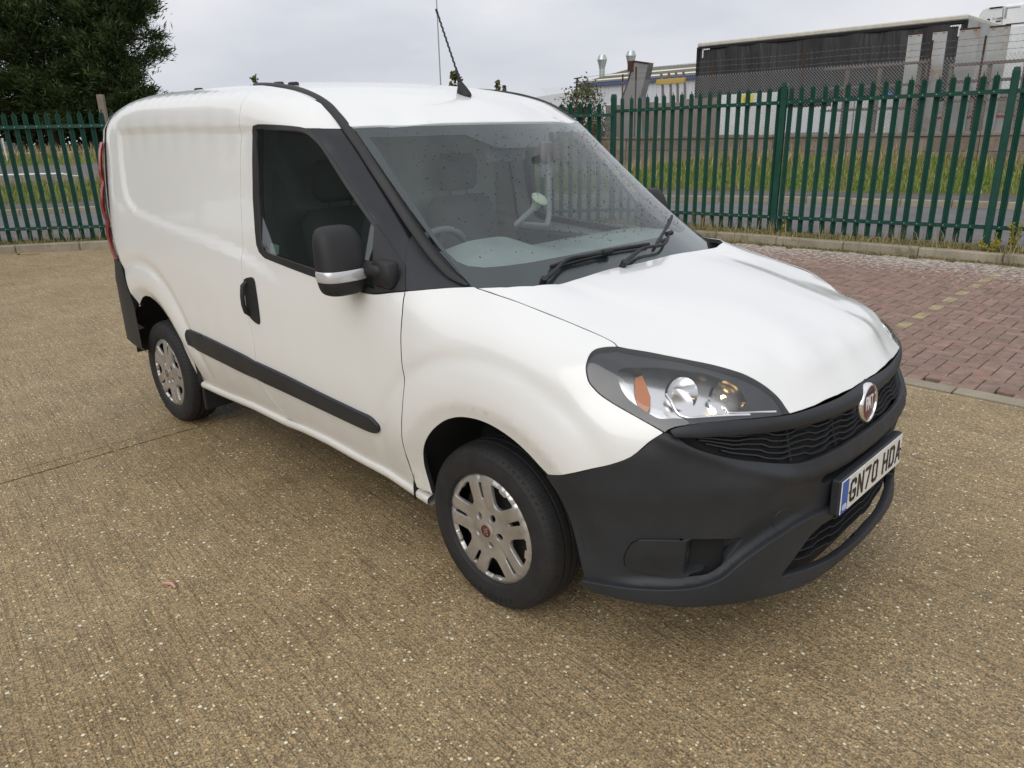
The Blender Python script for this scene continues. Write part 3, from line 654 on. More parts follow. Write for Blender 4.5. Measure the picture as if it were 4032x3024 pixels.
# ---------------------------------------------------------------- the van
VAN=thing('parked_van','white panel van with black bumpers and lit headlamp, parked on brown concrete','van')
def build_van():
    R=VAN; u=U.uv; g=G.uv
    for sd in (-1,1):
        # cargo side
        loop=joinc([(-1.553,.655,1.843),(-1.543,.69,1.836)],crom(C3['gap_rear']),C3['sill_top'][:4][::-1],C3['arch_rear'][::-1],C3['bump_rear'][::-1],[(-3.13,.893,1.02),(-3.20,.885,1.10),(-3.235,.87,1.25),(-3.25,.85,1.42),(-3.262,.82,1.60),(-3.262,.80,1.69),(-3.258,.76,1.755),(-3.25,.70,1.80),(-3.24,.655,1.815),(-2.9,.655,1.85),(-2.3,.655,1.858),(-1.9,.655,1.854)])
        relief(np.array([[-2.,.9,1.2]])); r0=REC[:-4]; r1,_=inset(REC,.042); r1=r1[(r1[:,0]<-1.5)]
        lns=[on_surf(U,r0),on_surf(U,r1[np.argsort(np.arctan2(r1[:,1]-1.45,r1[:,0]+2.2))]) if False else on_surf(U,r0)]+[on_surf(U,arc(-2.755,.325,.498,20,170)),on_surf(U,arc(-2.755,.325,.464,0,175))]
        panel('body_side',Sside,u(loop),M['paint'],R,.019,sd,gap=.0028,lines=lns[1:],gapwall=True,thick=.02)
        # door
        go=C3['gutter_out']; st=C3['seal_out_top']; sb=C3['seal_out_bot']; gf=crom(C3['gap_front'])
        loop=joinc(crom(C3['gap_rear'])[::-1],[(-1.543,.69,1.836),(-1.553,.655,1.843)],go[:4],C3['pillar_white'][::-1],st[:4][::-1],crom(sb),gf,C3['sill_top'][4:][::-1])
        door=panel('door',Sside,u(loop),M['paint'],R,.022,sd,gap=.0035,gapwall=True,thick=.02)
        cap=C3['cap']
        panel('pillar_trim',Sside,u(joinc(C3['pillar_white'],go[4:],cap[1:5],st[3:][::-1])),M['gloss'],door,.03,sd,gap=.001,offset=-.001)
        gl=joinc(crom(C3['glass_top'],3),[(-.53,.80,1.25),(-.47,.85,1.17)],C3['glass_bot'][::-1])
        panel('window_seal',Sside,u(joinc(st[:11],[(-.545,.80,1.268),(-.46,.86,1.16),(-.45,.885,1.098)],sb[:-2][::-1])),M['seal'],door,.03,sd,gap=.0005,holes=[u(gl)],offset=.004,thick=.03,bevel=.004)
        panel('window_glass',Sglass,gl[:,[0,2]],M['glass'],door,.05,sd,gap=-.004,offset=-.008,thick=.003,bevel=.0005)
        panel('mirror_base',Sside,u(np.array([(-.600,.795,1.315),(-.513,.797,1.246),(-.418,.811,1.181),(-.363,.859,1.112),(-.473,.89,1.095),(-.492,.888,1.098)])),M['dullblack'],door,.02,sd,gap=0,offset=.007,thick=.02,bevel=.003)
        hl=C3['handle']; hloop=joinc(crom(np.concatenate([hl,hl[:1]]),3))
        hd=panel('door_handle',Sside,u(hloop),M['dullblack'],door,.012,sd,gap=0,offset=.006,thick=.01,bevel=.004)
        mb=MB(); pz=[(1.020,.0),(1.005,.022),(.96,.030),(.92,.030),(.885,.022),(.872,.004)]
        path=[Vector((-1.452-(1.02-z)*.02,sd*(.914+d*.9),z)) for z,d in pz]; sweep(mb,path,(0,sd,0),[(-.011,-.006),(.011,-.006),(.012,.003),(.006,.008),(-.006,.008),(-.012,.003)])
        autosmooth(mb.obj('handle_grip',M['dullblack'],door),60)
        if sd<0: panel('glass_sticker',Sside,u(C3['glass_sticker']),M['sticker'],door,.02,sd,gap=0,offset=-.006,thick=.001,bevel=.0002)
        # wing
        fb=C3['fend_bump_G']; fb=np.delete(fb,5,0)
        loop=joinc(crom(C3['fender_top'],3),crom(C3['hood_gap_G'],3)[1:],crom(C3['hl_tail'],3),crom(fb,3)[::-1],crom(C3['arch_front'],3)[::-1],[(-.325,.832,.312),(-.405,.838,.318)],gf[::-1])
        panel('front_wing',Sfend,g(loop),M['paint'],R,.019,sd,gap=.003,lines=[on_surf(G,arc(.05,.31,.483,8,175)),on_surf(G,arc(.05,.31,.449,8,175))],gapwall=True,thick=.02)
        # pillar foot cover between door and windscreen
        loop=joinc(cap[0:5],cap[5:],[(-.15,.742,1.135),(-.25,.742,1.19),(-.33,.735,1.235),(-.42,.722,1.275)])
        panel('pillar_cover',lambda q:U.P(q),u(loop),M['blackplas'],R,.025,sd,gap=.001,offset=.001)
        # rubbing strips, each with a bevelled face
        for k in ('rub_rear','rub_front'):
            c=C3[k]; panel('rub_strip',Sside,u(joinc(crom(np.concatenate([c,c[:1]]),3))),M['blackplas'],R,.02,sd,gap=0,offset=.016,thick=.022,bevel=.008)
        # sill
        mb=MB(); ts=np.linspace(-2.30,-.335,60); zt=np.interp(ts,C3['sill_top'][:,0],C3['sill_top'][:,2]); wt=np.interp(ts,C3['sill_top'][:,0],C3['sill_top'][:,1])
        V=[];F=[]
        for x,z,w in zip(ts,zt,wt):
            for dw,dz in ((-.03,.012),(.0,.004),(.011,-.002),(.014,-.010),(.012,-.026),(.0,-.034),(-.06,-.036),(-.2,-.02)): V.append((x,sd*(w+dw),z+dz))
        for i in range(59):
            for k in range(7): F.append((i*8+k,(i+1)*8+k,(i+1)*8+k+1,i*8+k+1) if sd>0 else (i*8+k+1,(i+1)*8+k+1,(i+1)*8+k,i*8+k))
        autosmooth(meshobj('sill',V,F,M['paint'],R),50)
        # drip rail over roof edge and down the screen pillar
        path=[(-1.72,.612,1.858),(-1.62,.628,1.853),(-1.48,.640,1.842),(-1.334,.645,1.823),(-1.25,.654,1.808),(-1.17,.662,1.788),(-1.11,.668,1.770),(-1.06,.673,1.752),(-1.01,.678,1.730),(-.968,.683,1.705),(-.925,.688,1.680),(-.882,.693,1.650),(-.80,.697,1.585),(-.715,.703,1.513),(-.625,.708,1.437),(-.535,.714,1.360),(-.44,.722,1.283),(-.345,.732,1.215),(-.25,.742,1.165),(-.165,.748,1.140)]
        path=crom(np.array(path),3)*[1,sd,1]
        nr=[]
        for p in path:
            x=p[0]; a=np.clip((x+1.5)/.6,0,1); nr.append((.12+.40*a,sd*(.35+.25*a),.95-.35*a))
        wv=np.interp(path[:,0],[-1.7,-1.2,-.9,-.5,-.2],[.013,.015,.017,.021,.016]); mb=MB(); V=[];F=[];pr=[(-1,-.9),(1,-.9),(1,.15),(.7,.55),(0,.75),(-.7,.55),(-1,.15)]
        PP=[Vector(p) for p in path]
        for i,p in enumerate(PP):
            t=(PP[min(i+1,len(PP)-1)]-PP[max(i-1,0)]).normalized(); c=t.cross(Vector(nr[i])).normalized(); n=c.cross(t).normalized(); p=p+n*(.006*math.exp(-((p.x+.95)/.22)**2))
            for a,b in pr: V.append(p+c*a*wv[i]*min(1,.25+(len(PP)-1-i)*.25)+n*b*.009*min(1,.3+(len(PP)-1-i)*.2))
        k=len(pr)
        for i in range(len(PP)-1):
            for q in range(k): F.append((i*k+q,i*k+(q+1)%k,(i+1)*k+(q+1)%k,(i+1)*k+q))
        F.append(tuple(range(k))[::-1]); F.append(tuple((len(PP)-1)*k+q for q in range(k)))
        o=meshobj('drip_rail',V,F,M['seal'],R); bm=bmesh.new(); bm.from_mesh(o.data); bmesh.ops.recalc_face_normals(bm,faces=bm.faces); bm.to_mesh(o.data); bm.free(); autosmooth(o,40)
        # headlamp
        loop=joinc(crom(C3['hl_tail'],3),crom(C3['hl_bot'],3),crom(C3['hl_top'],3)[::-1])
        ho=panel('headlamp',lambda q:G.P(q),g(loop),M['housing'],R,.03,sd,gap=.003,offset=-.016,thick=.03,holes=[g(joinc(crom(np.concatenate([C3['hl_clear'],C3['hl_clear'][:1]]),2)))],hthick=.055)
        panel('lamp_lens',lambda q:G.P(q),g(loop),M['clear'],ho,.03,sd,gap=.002,offset=.001,thick=.010,bevel=.002)
        panel('reflector',lambda q:G.P(q),g(joinc(np.concatenate([C3['hl_clear']]))),M['satin'],ho,.03,sd,gap=-.004,offset=-.070,thick=.002)
        panel('indicator_lamp',lambda q:G.P(q),g(C3['hl_amber']),M['amber'],ho,.012,sd,gap=.002,offset=-.050,thick=.012)
        def bowl(name,c,ax,r,dep,m,n=28):
            ax=Vector((ax[0],ax[1]*sd,ax[2])).normalized(); a=ax.cross(Vector((0,0,1))).normalized(); b=ax.cross(a); c=Vector((c[0],c[1]*sd,c[2])); mb=MB()
            mb.lathe([(r*math.sqrt(t)+.001,dep*(t-1)) for t in np.linspace(0,1,9)]+[(r*1.06,0.004),(r*1.06,-.012)],n,lambda v:c+a*v[0]+b*v[1]+ax*v[2]); return autosmooth(mb.obj(name,m,ho),50)
        bowl('reflector_bowl',(.713,.537,.880),(.82,.38,.25),.056,.065,M['chrome'])
        bowl('reflector_bowl',(.618,.632,.900),(.78,.45,.25),.046,.055,M['chrome'])
        mb=MB(); mb.tube([(.670,sd*.517,.868),(.694,sd*.528,.876)],.009,10); mb.obj('bulb',M['bulb'],ho)
        mb=MB(); mb.tube([(.700,sd*.612,.858),(.712,sd*.606,.864)],.007,8); mb.obj('sidelight_bulb',M['bulb'],ho)
        for k in ('hl_strip','hl_strip2'):
            mb=MB(); c=[Vector(p) for p in crom(C3[k],3)]; c=[Vector((p.x-.010,(p.y-.010)*sd,p.z-.008)) for p in c]; mb.tube(c,.0045,6); autosmooth(mb.obj('chrome_strip',M['chrome'],ho),60)
        # tail lamp on the rear corner
        V=[];F=[];zz=np.linspace(.93,1.62,16)
        for z in zz:
            we=float(np.interp(z,[.93,1.1,1.25,1.42,1.62],[.893,.885,.872,.852,.820])); bulge=.014*abs(math.sin(math.pi*min(1,max(0,(z-.93)/.69))*3))**.5
            for t in np.linspace(0,1,7): V.append((-3.15-.10*min(1,(z-.93)/.3)-.16*math.sin(t*1.3)-bulge*.4,sd*(we+bulge*(1-t*.5)-.055*t*t),z))
        for i in range(15):
            for j in range(6): q=(i*7+j,i*7+j+1,(i+1)*7+j+1,(i+1)*7+j); F.append(q if sd<0 else q[::-1])
        autosmooth(meshobj('tail_lamp',V,F,M['red'],R),60)
        # inner wheel houses
        for cx,cz,r in ((.03,.31,.43),(-2.765,.33,.455)):
            mb=MB(); V=[];F=[]
            for i in range(25):
                a=math.radians((8 if cx>-1 else -2)+(175 if cx>-1 else 180)*i/24)
                for y in (.86,.70,.52): V.append((cx+r*math.cos(a),sd*y,cz+r*math.sin(a)))
                V.append((cx+.1*math.cos(a),sd*.51,cz+.1*math.sin(a)))
            for i in range(24):
                for k in range(3): F.append((i*4+k,(i+1)*4+k,(i+1)*4+k+1,i*4+k+1))
            autosmooth(meshobj('wheel_arch_liner',V,F,M['rubberdirty'],R),40)
        mb=MB(); mb.bbox((-2.365,min(sd*.66,sd*.83),.16),(-2.345,max(sd*.66,sd*.83),.37),.006); mb.obj('mud_flap',M['dullblack'],R)
        # cab door inner card
        mb=MB(); mb.bbox((-1.46,min(sd*.80,sd*.84),.45),(-.40,max(sd*.80,sd*.84),1.085),.02); mb.obj('door_card',M['cabindark'],door)
        mirror(sd,door); 
    # ---- full-width pieces
    e=[(-3.24,.655),(-2.9,.655),(-2.3,.655),(-1.9,.655),(-1.553,.655),(-1.334,.668),(-1.161,.682),(-1.06,.686),(-.966,.693),(-.90,.693),(-.868,.686)]
    fr=[(-.79,.55),(-.745,.4),(-.71,.2),(-.70,0)]
    half=np.array(e+fr); loop=np.concatenate([half,(half*[1,-1])[::-1][1:]])
    def Sroof(q):
        P=RF.P(q).copy(); x=P[...,0]
        for xc in (-1.75,-2.05,-2.35,-2.65,-2.95): P[...,2]+=.004*np.exp(-((x-xc)/.05)**2)*sstep(.50,.38,np.abs(q[...,1]))
        return P
    roof=panel('roof',Sroof,loop,M['paint'],R,.05,-1,gap=.001,thick=.02,outward=(0,0,1))
    # rear end
    V=[];F=[];zz=[.50,.7,.93,1.1,1.25,1.42,1.6,1.69,1.755,1.80]; ww=[.885,.885,.885,.88,.87,.85,.82,.80,.76,.70]; xx=[-3.10,-3.12,-3.15,-3.20,-3.235,-3.25,-3.262,-3.262,-3.258,-3.25]; n=15
    for z,w,x in zip(zz,ww,xx):
        for i in range(2*n-1):
            t=abs(i-(n-1))/(n-1); sgn=1 if i>=n-1 else -1; a=t*math.pi/2
            V.append((x+.012-.17*math.cos(a)**.75*(1 if z<1.7 else .6),sgn*(w-.004)*math.sin(a)**.7,z))
    k=2*n-1
    for i in range(len(zz)-1):
        for j in range(k-1): F.append((i*k+j,i*k+j+1,(i+1)*k+j+1,(i+1)*k+j))
    F.append(tuple((len(zz)-1)*k+j for j in range(k)))
    autosmooth(meshobj('rear_door',V,F,M['paint'],R),45)
    # rear bumper wrapping the corners
    V=[];F=[];n=26; zz=[.40,.44,.56,.70,.82,.93,.945]
    bf_z=[.693,.751,.828,.887,.945];bf_x=[-2.941,-2.979,-3.017,-3.046,-3.078]
    for z in zz:
        xf=float(np.interp(z,bf_z,bf_x)); off=.012 if .41<z<.93 else 0
        for i in range(2*n-1):
            t=abs(i-(n-1))/(n-1); sgn=1 if i>=n-1 else -1
            s_end=s_of_x(xf); s=s_end+(SMAX-s_end)*(1-t); q,nn=out_at(s); dz=.02 if z<.42 else 0
            V.append((q[0]+nn[0]*(off-dz),sgn*(q[1]+nn[1]*(off-dz)),z))
    k=2*n-1
    for i in range(len(zz)-1):
        for j in range(k-1): F.append((i*k+j,i*k+j+1,(i+1)*k+j+1,(i+1)*k+j))
    autosmooth(meshobj('rear_bumper',V,F,M['blackplas'],R),45)
    # bonnet
    hg=crom(C3['hood_gap_H'],3)[:,:2]; ht=crom(C3['hl_top_H'],3)[:,:2]; hf=np.array([(.863,.443),(.874,.389),(.884,.325),(.898,.2),(.904,.1),(.905,0)])
    half=joinc(np.array([(.022,0),(.022,.2),(.035,.4),(.045,.52),(.02,.62),(-.035,.69),(-.10,.728)]),hg,ht[1:],hf)
    loop=np.concatenate([half,(half*[1,-1])[::-1][1:-1]])
    def Shood(q):
        P=HD.P(q).copy(); x,w=P[...,0],np.abs(P[...,1])
        ln=np.interp(x,[0,.3,.6,.82],[.47,.42,.36,.29]); P[...,2]+=.0045*sstep(.05,-.05,w-ln)*sstep(.86,.78,x)+.006*np.clip(1-np.abs(x-.822)/.035,0,1)*sstep(.33,.26,w)
        return P
    bl=np.array([(.822,0),(.821,.1),(.82,.2),(.815,.27)]); bl=np.concatenate([bl,(bl*[1,-1])[::-1][:-1]]) if False else bl
    panel('bonnet',Shood,loop,M['paint'],R,.022,-1,gap=.003,outward=(.3,0,1),lines=[bl,bl*[1,-1]+[0,-.004]],gapwall=True,thick=.02)
    # cowl under the bonnet edge and engine bay floor
    mb=MB(); mb.box((-.16,-.69,.92),(.06,.69,1.035)); mb.box((-.1,-.5,.30),(.66,.5,.55)); mb.box((-3.0,-.72,.28),(-.45,.72,.36)); mb.box((-2.3,-.80,.30),(-.45,.80,.345)); mb.obj('underbody',M['dark'],R)
    # windscreen
    top=[(.686*math.sin(t),1.6585+.006*math.cos(t)) for t in np.linspace(math.pi/2,-math.pi/2,15)]
    zs=np.linspace(1.655,1.10,16); right=[(float(np.polyval(_pw,z))-.003,z) for z in zs]
    outer=joinc(np.array(top)[::-1],np.array(right),np.array([(.5,1.09),(0,1.09),(-.5,1.09)]),np.array(right)[::-1]*[-1,1])
    cl=np.array([(.655,1.622),(.276,1.624),(.187,1.576),(.148,1.568),(0,1.566),(-.089,1.568),(-.148,1.570),(-.19,1.60),(-.21,1.625),(-.655,1.622),(-.655,1.58),(-.668,1.50),(-.678,1.43),(-.69,1.36),(-.705,1.29),(-.714,1.235),(-.71,1.21),(-.69,1.195),(-.645,1.187),(-.58,1.186),(-.48,1.188),(-.385,1.192),(-.21,1.197),(0,1.199),(.21,1.197),(.385,1.192),(.48,1.188),(.58,1.186),(.645,1.187),(.69,1.195),(.71,1.21),(.714,1.235),(.705,1.29),(.69,1.36),(.678,1.43),(.668,1.50),(.655,1.58)])
    ws=panel('windscreen',lambda q:WS.P(q),outer,M['screen'],R,.06,-1,gap=.001,thick=.004,outward=(1,0,.6),bevel=.0008)
    panel('windscreen_border',lambda q:WS.P(q),outer,M['frit'],ws,.05,-1,gap=.002,thick=.002,offset=-.005,holes=[cl],outward=(1,0,.6),bevel=.0005)
    P=WS.P(np.array([C3['ws_sticker'].mean(0)[1:]]))[0]
    # rain drops on the glass: uncountable, joined
    mb=MB(); rg=np.random.default_rng(3); tmpl=[(math.cos(a),math.sin(a)) for a in np.linspace(0,2*math.pi,7)[:-1]]
    for i in range(900):
        w=rg.uniform(-.64,.64); z=rg.uniform(1.21,1.64)
        if rg.random()<.45 and w>.25: continue
        r=rg.uniform(.0012,.0034); p0=WS.P(np.array([w,z])); p1=WS.P(np.array([w+.01,z])); p2=WS.P(np.array([w,z+.01])); a=(p1-p0)/np.linalg.norm(p1-p0); b=(p2-p0)/np.linalg.norm(p2-p0); n=np.cross(b,a); n*=np.sign(n[0]); f=lambda v:np.array([v[0],-v[1],v[2]])
        k=[f(p0+n*.0008+(a*c+b*s*1.5)*r) for c,s in tmpl]; mb.add(k+[f(p0+n*(.0008+r*.5))],[(j,(j+1)%6,6) for j in range(6)]+[(5,4,3,2,1,0)])
    o=mb.obj('rain_drops',mat('water_drop',(.05,.055,.055),.05,0,.6),ws,True); o['kind']='stuff'
    # wipers
    for bk,ak,rn in (('wiper_blade1','wiper_arm1',0),('wiper_blade2','wiper_arm2',1)):
        b=crom(C3[bk][:,1:],4); a=crom(C3[ak][:,1:],4)
        def on(q,h): 
            p=WS.P(q); e=1e-3; n=np.cross(WS.P(q+[0,e])-p,WS.P(q+[e,0])-p); n/=np.linalg.norm(n); n*=np.sign(n[0]); p=p+n*h; return Vector((p[0],-p[1],p[2]))
        mb=MB(); mb.tube([on(q,.012) for q in b],.0065,6); wb=autosmooth(mb.obj('wiper',M['dullblack'],R),60); wb.name='wiper'
        mb=MB(); mb.tube([on(q,.004) for q in b],.004,5); mb.obj('wiper_blade',M['dark'],wb)
        hgt=np.interp(np.linspace(0,1,len(a)),[0,.25,.6,1],[.022,.026,.024,.018]); wd=np.interp(np.linspace(0,1,len(a)),[0,.4,1],[.010,.007,.0055])
        mb=MB(); mb.tube([on(q,hh) for q,hh in zip(a,hgt)],list(wd),8); mb.tube([on(a[0],-.005),on(a[0],.034)],.013,10)
        mid=b[int(len(b)*.45)]; 
        mb.tube([on(a[-1]-[0.025,0],.02),on(a[-1]+[.025,0],.02)],.011,6); autosmooth(mb.obj('wiper_arm',M['dullblack'],wb),60)
    # ---- front bumper
    fbW=np.delete(CW['fend_bump'],5,0); ba=CW['bump_arch']
    rs=np.array([0,.12,.22,.336,.436,.536,.575,.612,.65,.684,.744,.804,.9,.984,1.06,1.098]); ridge=np.stack([rs,np.interp(rs,RG_S,RG_Z)],1); ridge=crom(ridge,3)
    lowhalf=joinc(np.array([(0,.243),(.1,.248),(.2,.258),(.324,.272),(.45,.282),(.6,.285),(.85,.290),(.98,.292),(1.06,.296),(1.094,.304)]),ridge[::-1])
    half=joinc(ridge,crom(ba[::-1],3)[4:],crom(fbW,3),np.array([(.860,.829)]),crom(CW['grille_low'][1:8],3),np.array([(.212,.691),(.1,.690),(0,.690)]))
    loop=np.concatenate([half,(half*[-1,1])[::-1][1:-1]])
    BL=[]
    ss=np.linspace(0.02,1.2,90)
    for sg in (1,-1):
        sc_=ss[ss<.95]; BL.append(np.stack([sg*sc_,np.interp(sc_,CR_S,CR_Z)],1))
    slot=np.array([(.318,.598),(.316,.616),(.30,.623),(.188,.619),(0,.617),(-.188,.619),(-.30,.623),(-.316,.616),(-.318,.598),(-.28,.580),(0,.572),(.28,.580)])
    lg=np.array([(0,.288),(.228,.305),(.36,.321),(.428,.329),(.474,.333),(.480,.344),(.416,.395),(.36,.437),(.304,.456),(.2,.462),(0,.462)]); lg=np.concatenate([lg,(lg*[-1,1])[::-1][1:-1]])
    fogc=crom(np.concatenate([CW['fog'],CW['fog'][:1]]),2)[:-1]
    bmp=panel('front_bumper',Sbump,loop,M['blackplas'],R,.0105,-1,gap=.0015,thick=.02,holes=[slot,fogc,(fogc*[-1,1])[::-1]],outward=(1,0,0),hthick=.03,lines=BL)
    lloop=np.concatenate([lowhalf,(lowhalf*[-1,1])[::-1][1:-1]])
    def Slow(q):
        q=np.asarray(q,float); P=Sbump(q).copy(); s=np.abs(q[...,0]); z=q[...,1]; o,n=out_at(s); zr=np.interp(s,RG_S,RG_Z)
        d=-.017-.010*sstep(.07,.0,z-.262)*sstep(.6,.4,s)+0*zr; sg=np.sign(q[...,0]+1e-12); P[...,0]-=n[...,0]*d; P[...,1]-=n[...,1]*d*sg; return P
    panel('bumper_lip',Slow,lloop,M['blackplas'],bmp,.0105,-1,gap=0,thick=.035,holes=[lg],outward=(1,0,0),hthick=.03,bevel=.003)
    for sg in (1,-1):
        c=CW['tow'][0]*[sg,1]+[sg*.0,0]; tw=np.array([(c[0]+.037*math.cos(a),c[1]+.037*math.sin(a)) for a in np.linspace(0,2*math.pi,25)[:-1]])
        if sg>0: panel('tow_cover',Sbump,tw,M['blackplas'],bmp,.015,-1,gap=.0,thick=.006,offset=.0022,outward=(1,0,0),bevel=.0012)
        def Sfog(q,sg=sg):
            q=np.asarray(q,float); P=Sbump(q).copy(); s=np.abs(q[...,0]); z=q[...,1]; o,n=out_at(s)
            t=sstep(.80,.755,s)                                      # inner end scooped out
            d=-.012*sstep(.985,.93,s)*(1-t)+.055*t*sstep(.60,.68,s)*sstep(.505,.485,z-.0)*sstep(.365,.40,z+.0*s)+.004
            sgn=np.sign(q[...,0]); P[...,0]-=n[...,0]*d; P[...,1]-=n[...,1]*d*sgn; return P
        fg=panel('fog_lamp_bezel',Sfog,fogc*[sg,1],M['blackplas'],bmp,.012,-1,gap=.003,thick=.02,outward=(1,0,0))
        dl=np.array([(sg*(.765+.021*math.cos(a)),.427+.034*math.sin(a)) for a in np.linspace(0,2*math.pi,21)[:-1]])
        panel('fog_blank',Sfog,dl,M['dullblack'],bmp,.01,-1,gap=0,thick=.004,offset=.0025,outward=(1,0,0),bevel=.001)
    pass
    # grille
    def off(d,f=BW): 
        def S(q):
            P=BW.P(q).copy(); o,n=out_at(np.abs(q[...,0])); P[...,0]-=n[...,0]*d; P[...,1]-=n[...,1]*d*np.sign(q[...,0]+1e-12); return P
        return S
    bu=joinc(CW['bar_up'][:-1],[(0,.841)]); gu=np.array([(.842,.824),(.792,.824),(.736,.822),(.604,.812),(.464,.798),(.34,.792),(.176,.781),(.104,.777),(0,.775)])
    half=joinc(np.array([(.866,.832)]),crom(bu,2),crom(gu[::-1],2)); half=half[:]
    right=crom(bu,2); low=crom(gu,2)
    loop=np.concatenate([right,(right*[-1,1])[::-1][1:],low*[-1,1],low[::-1][1:]])
    def Sbar(q):
        q=np.asarray(q,float); P=off(-.012)(q); s=np.abs(q[...,0]); o,n=out_at(s)
        mid=np.interp(s,[0,.3,.6,.85],[.808,.818,.833,.832]); d=.016*((q[...,1]-mid)/.032)**2
        d=np.clip(d,0,.03); P[...,0]-=n[...,0]*d; P[...,1]-=n[...,1]*d*np.sign(q[...,0]+1e-12); return P
    panel('grille_trim',Sbar,loop,M['blackplas'],R,.014,-1,gap=.001,thick=.02,outward=(1,0,0))
    gl=joinc(low,crom(CW['grille_low'][1:8],2)[::1]); 
    lo=np.concatenate([crom(CW['grille_low'][1:8],2),[(.212,.691),(0,.690)]])
    up=np.concatenate([low,[]]) if False else low
    loop=np.concatenate([lo,(lo*[-1,1])[::-1][1:],(up*[-1,1]),up[::-1][1:]])
    gr=panel('grille',off(.035),loop,M['dark'],R,.03,-1,gap=-.02,thick=.01,outward=(1,0,0))
    def bars(parent,zlist,smax_f,dep,name='grille_bar',ph=0):
        for i,(zf) in enumerate(zlist):
            mb=MB(); S_=np.linspace(-1,1,97); pts=[]; s0=smax_f(i)
            for t in S_:
                s=t*s0; z=zf(abs(s)); zz=z+.0045*sstep(.86,.55,abs(s)/s0*.86)*np.clip(2.2*math.sin((abs(s)/.19+i*.06)*2*math.pi),-1,1)
                P=off(dep)(np.array([s,zz])); pts.append(Vector((P[0],-P[1],P[2])))
            sweep(mb,pts,(1,0,.15),[(-.0024,-.02),(.0024,-.02),(.0018,.006),(-.0018,.006)]); mb.obj(name,M['blackplas'],parent)
    zt=lambda s:float(np.interp(s,gu[::-1,0],gu[::-1,1])); zl=lambda s:float(np.interp(s,[0,.212,.364,.436,.48,.548,.668,.78,.836],[.690,.691,.693,.697,.704,.718,.749,.788,.82]))
    bars(gr,[(lambda s,f=f:zl(s)+(zt(s)-zl(s))*f) for f in (.14,.32,.50,.68,.86)],lambda i:[.70,.75,.77,.79,.80][i],.020)
    for s in (-.45,-.22,.22,.45):
        mb=MB(); pts=[]
        for z in np.linspace(zl(abs(s)),zt(abs(s)),5):
            P=off(.024)(np.array([s,z])); pts.append(Vector((P[0],-P[1],P[2])))
        mb.tube(pts,.006,6); mb.obj('grille_bar',M['dark'],gr)
    lgr=panel('lower_grille',off(.05),np.array([(0,.20),(.80,.22),(.80,.56),(0,.56),(-.80,.56),(-.80,.22)]),M['dark'],R,.03,-1,gap=0,thick=.005,outward=(1,0,0))
    bars(lgr,[(lambda s,z=z:z+.03*(s/.45)**2) for z in (.325,.352,.379,.406,.433)],lambda i:[.46,.43,.40,.36,.31][i],.022)
    for sg in (1,-1): panel('fog_back',off(.075),np.array([(sg*.50,.33),(sg*1.02,.33),(sg*1.02,.55),(sg*.50,.55)]),M['dark'],R,.03,-1,gap=0,thick=.004,outward=(1,0,0))
    panel('slot_back',off(.04),slot,M['dark'],R,.03,-1,gap=-.02,thick=.005,outward=(1,0,0))
    # ---- badge
    BM=Matrix(((0,0,1,.921),(1,0,0,0),(0,1,0,.770),(0,0,0,1)))@Matrix.Rotation(math.radians(-4),4,'X')   # local x->+Y, y->Z, z->+X
    T=lambda v:BM@Vector(v)
    mb=MB(); mb.lathe([(.0,.005),(.058,.004),(.058,.0)],40,T); bg=mb.obj('badge',M['maroon'],R)
    mb=MB(); mb.lathe([(.056,.0),(.056,.006),(.058,.009),(.062,.009),(.067,.003),(.068,-.004),(.068,-.02)],48,T); autosmooth(mb.obj('badge_ring',M['chrome'],bg),50)
    mb=MB(); mb.lathe([(.068,-.012),(.078,-.014),(.082,-.022),(.082,-.045)],40,T); autosmooth(mb.obj('badge_mount',M['blackplas'],bg),50)
    text_mesh('badge_letters','FIAT',.046,.0010,M['white'],bg,BM@Matrix.Translation((0,0,.0062))@Matrix.Diagonal((.66,1.45,1,1)),.0)
    # ---- number plate
    PX,PZ,TL=.970,.5388,math.atan(.027)
    PM=Matrix(((0,0,1,PX),(1,0,0,0),(0,1,0,PZ),(0,0,0,1)))@Matrix.Rotation(-TL,4,'X'); T=lambda v:PM@Vector(v)
    mb=MB(); mb.bbox((-.268,-.060,-.034),(.268,.060,-.004),.005,0,T); br=mb.obj('plate_bracket',M['blackplas'],R)
    mb=MB(); mb.bbox((-.26,-.0555,-.004),(.26,.0555,-.0008),.0008,0,T); pl=mb.obj('number_plate',M['plate'],R)
    mb=MB(); mb.box((-.2585,-.054,-.0007),(-.212,.054,.0002),0,T); mb.obj('plate_band',M['blue'],pl)
    text_mesh('country_letters','GB',.026,.0003,M['white'],pl,PM@Matrix.Translation((-.2355,-.036,.0006)),.0005)
    glyph={'G':[[(43,58),(43,66),(36,72),(14,72),(7,65),(7,14),(14,7),(36,7),(43,14),(43,34),(26,34)]],'N':[[(7,0),(7,79)],[(7,79),(43,0)],[(43,0),(43,79)]],'7':[[(3,72),(43,72),(18,0)]],'0':[[(14,7),(36,7),(43,14),(43,65),(36,72),(14,72),(7,65),(7,14),(14,7)]],'H':[[(7,0),(7,79)],[(43,0),(43,79)],[(7,40),(43,40)]],'D':[[(7,7),(34,7),(43,16),(43,63),(34,72),(7,72),(7,7)]],'A':[[(5,0),(25,79),(45,0)],[(12,24),(38,24)]]}
    x=-.196
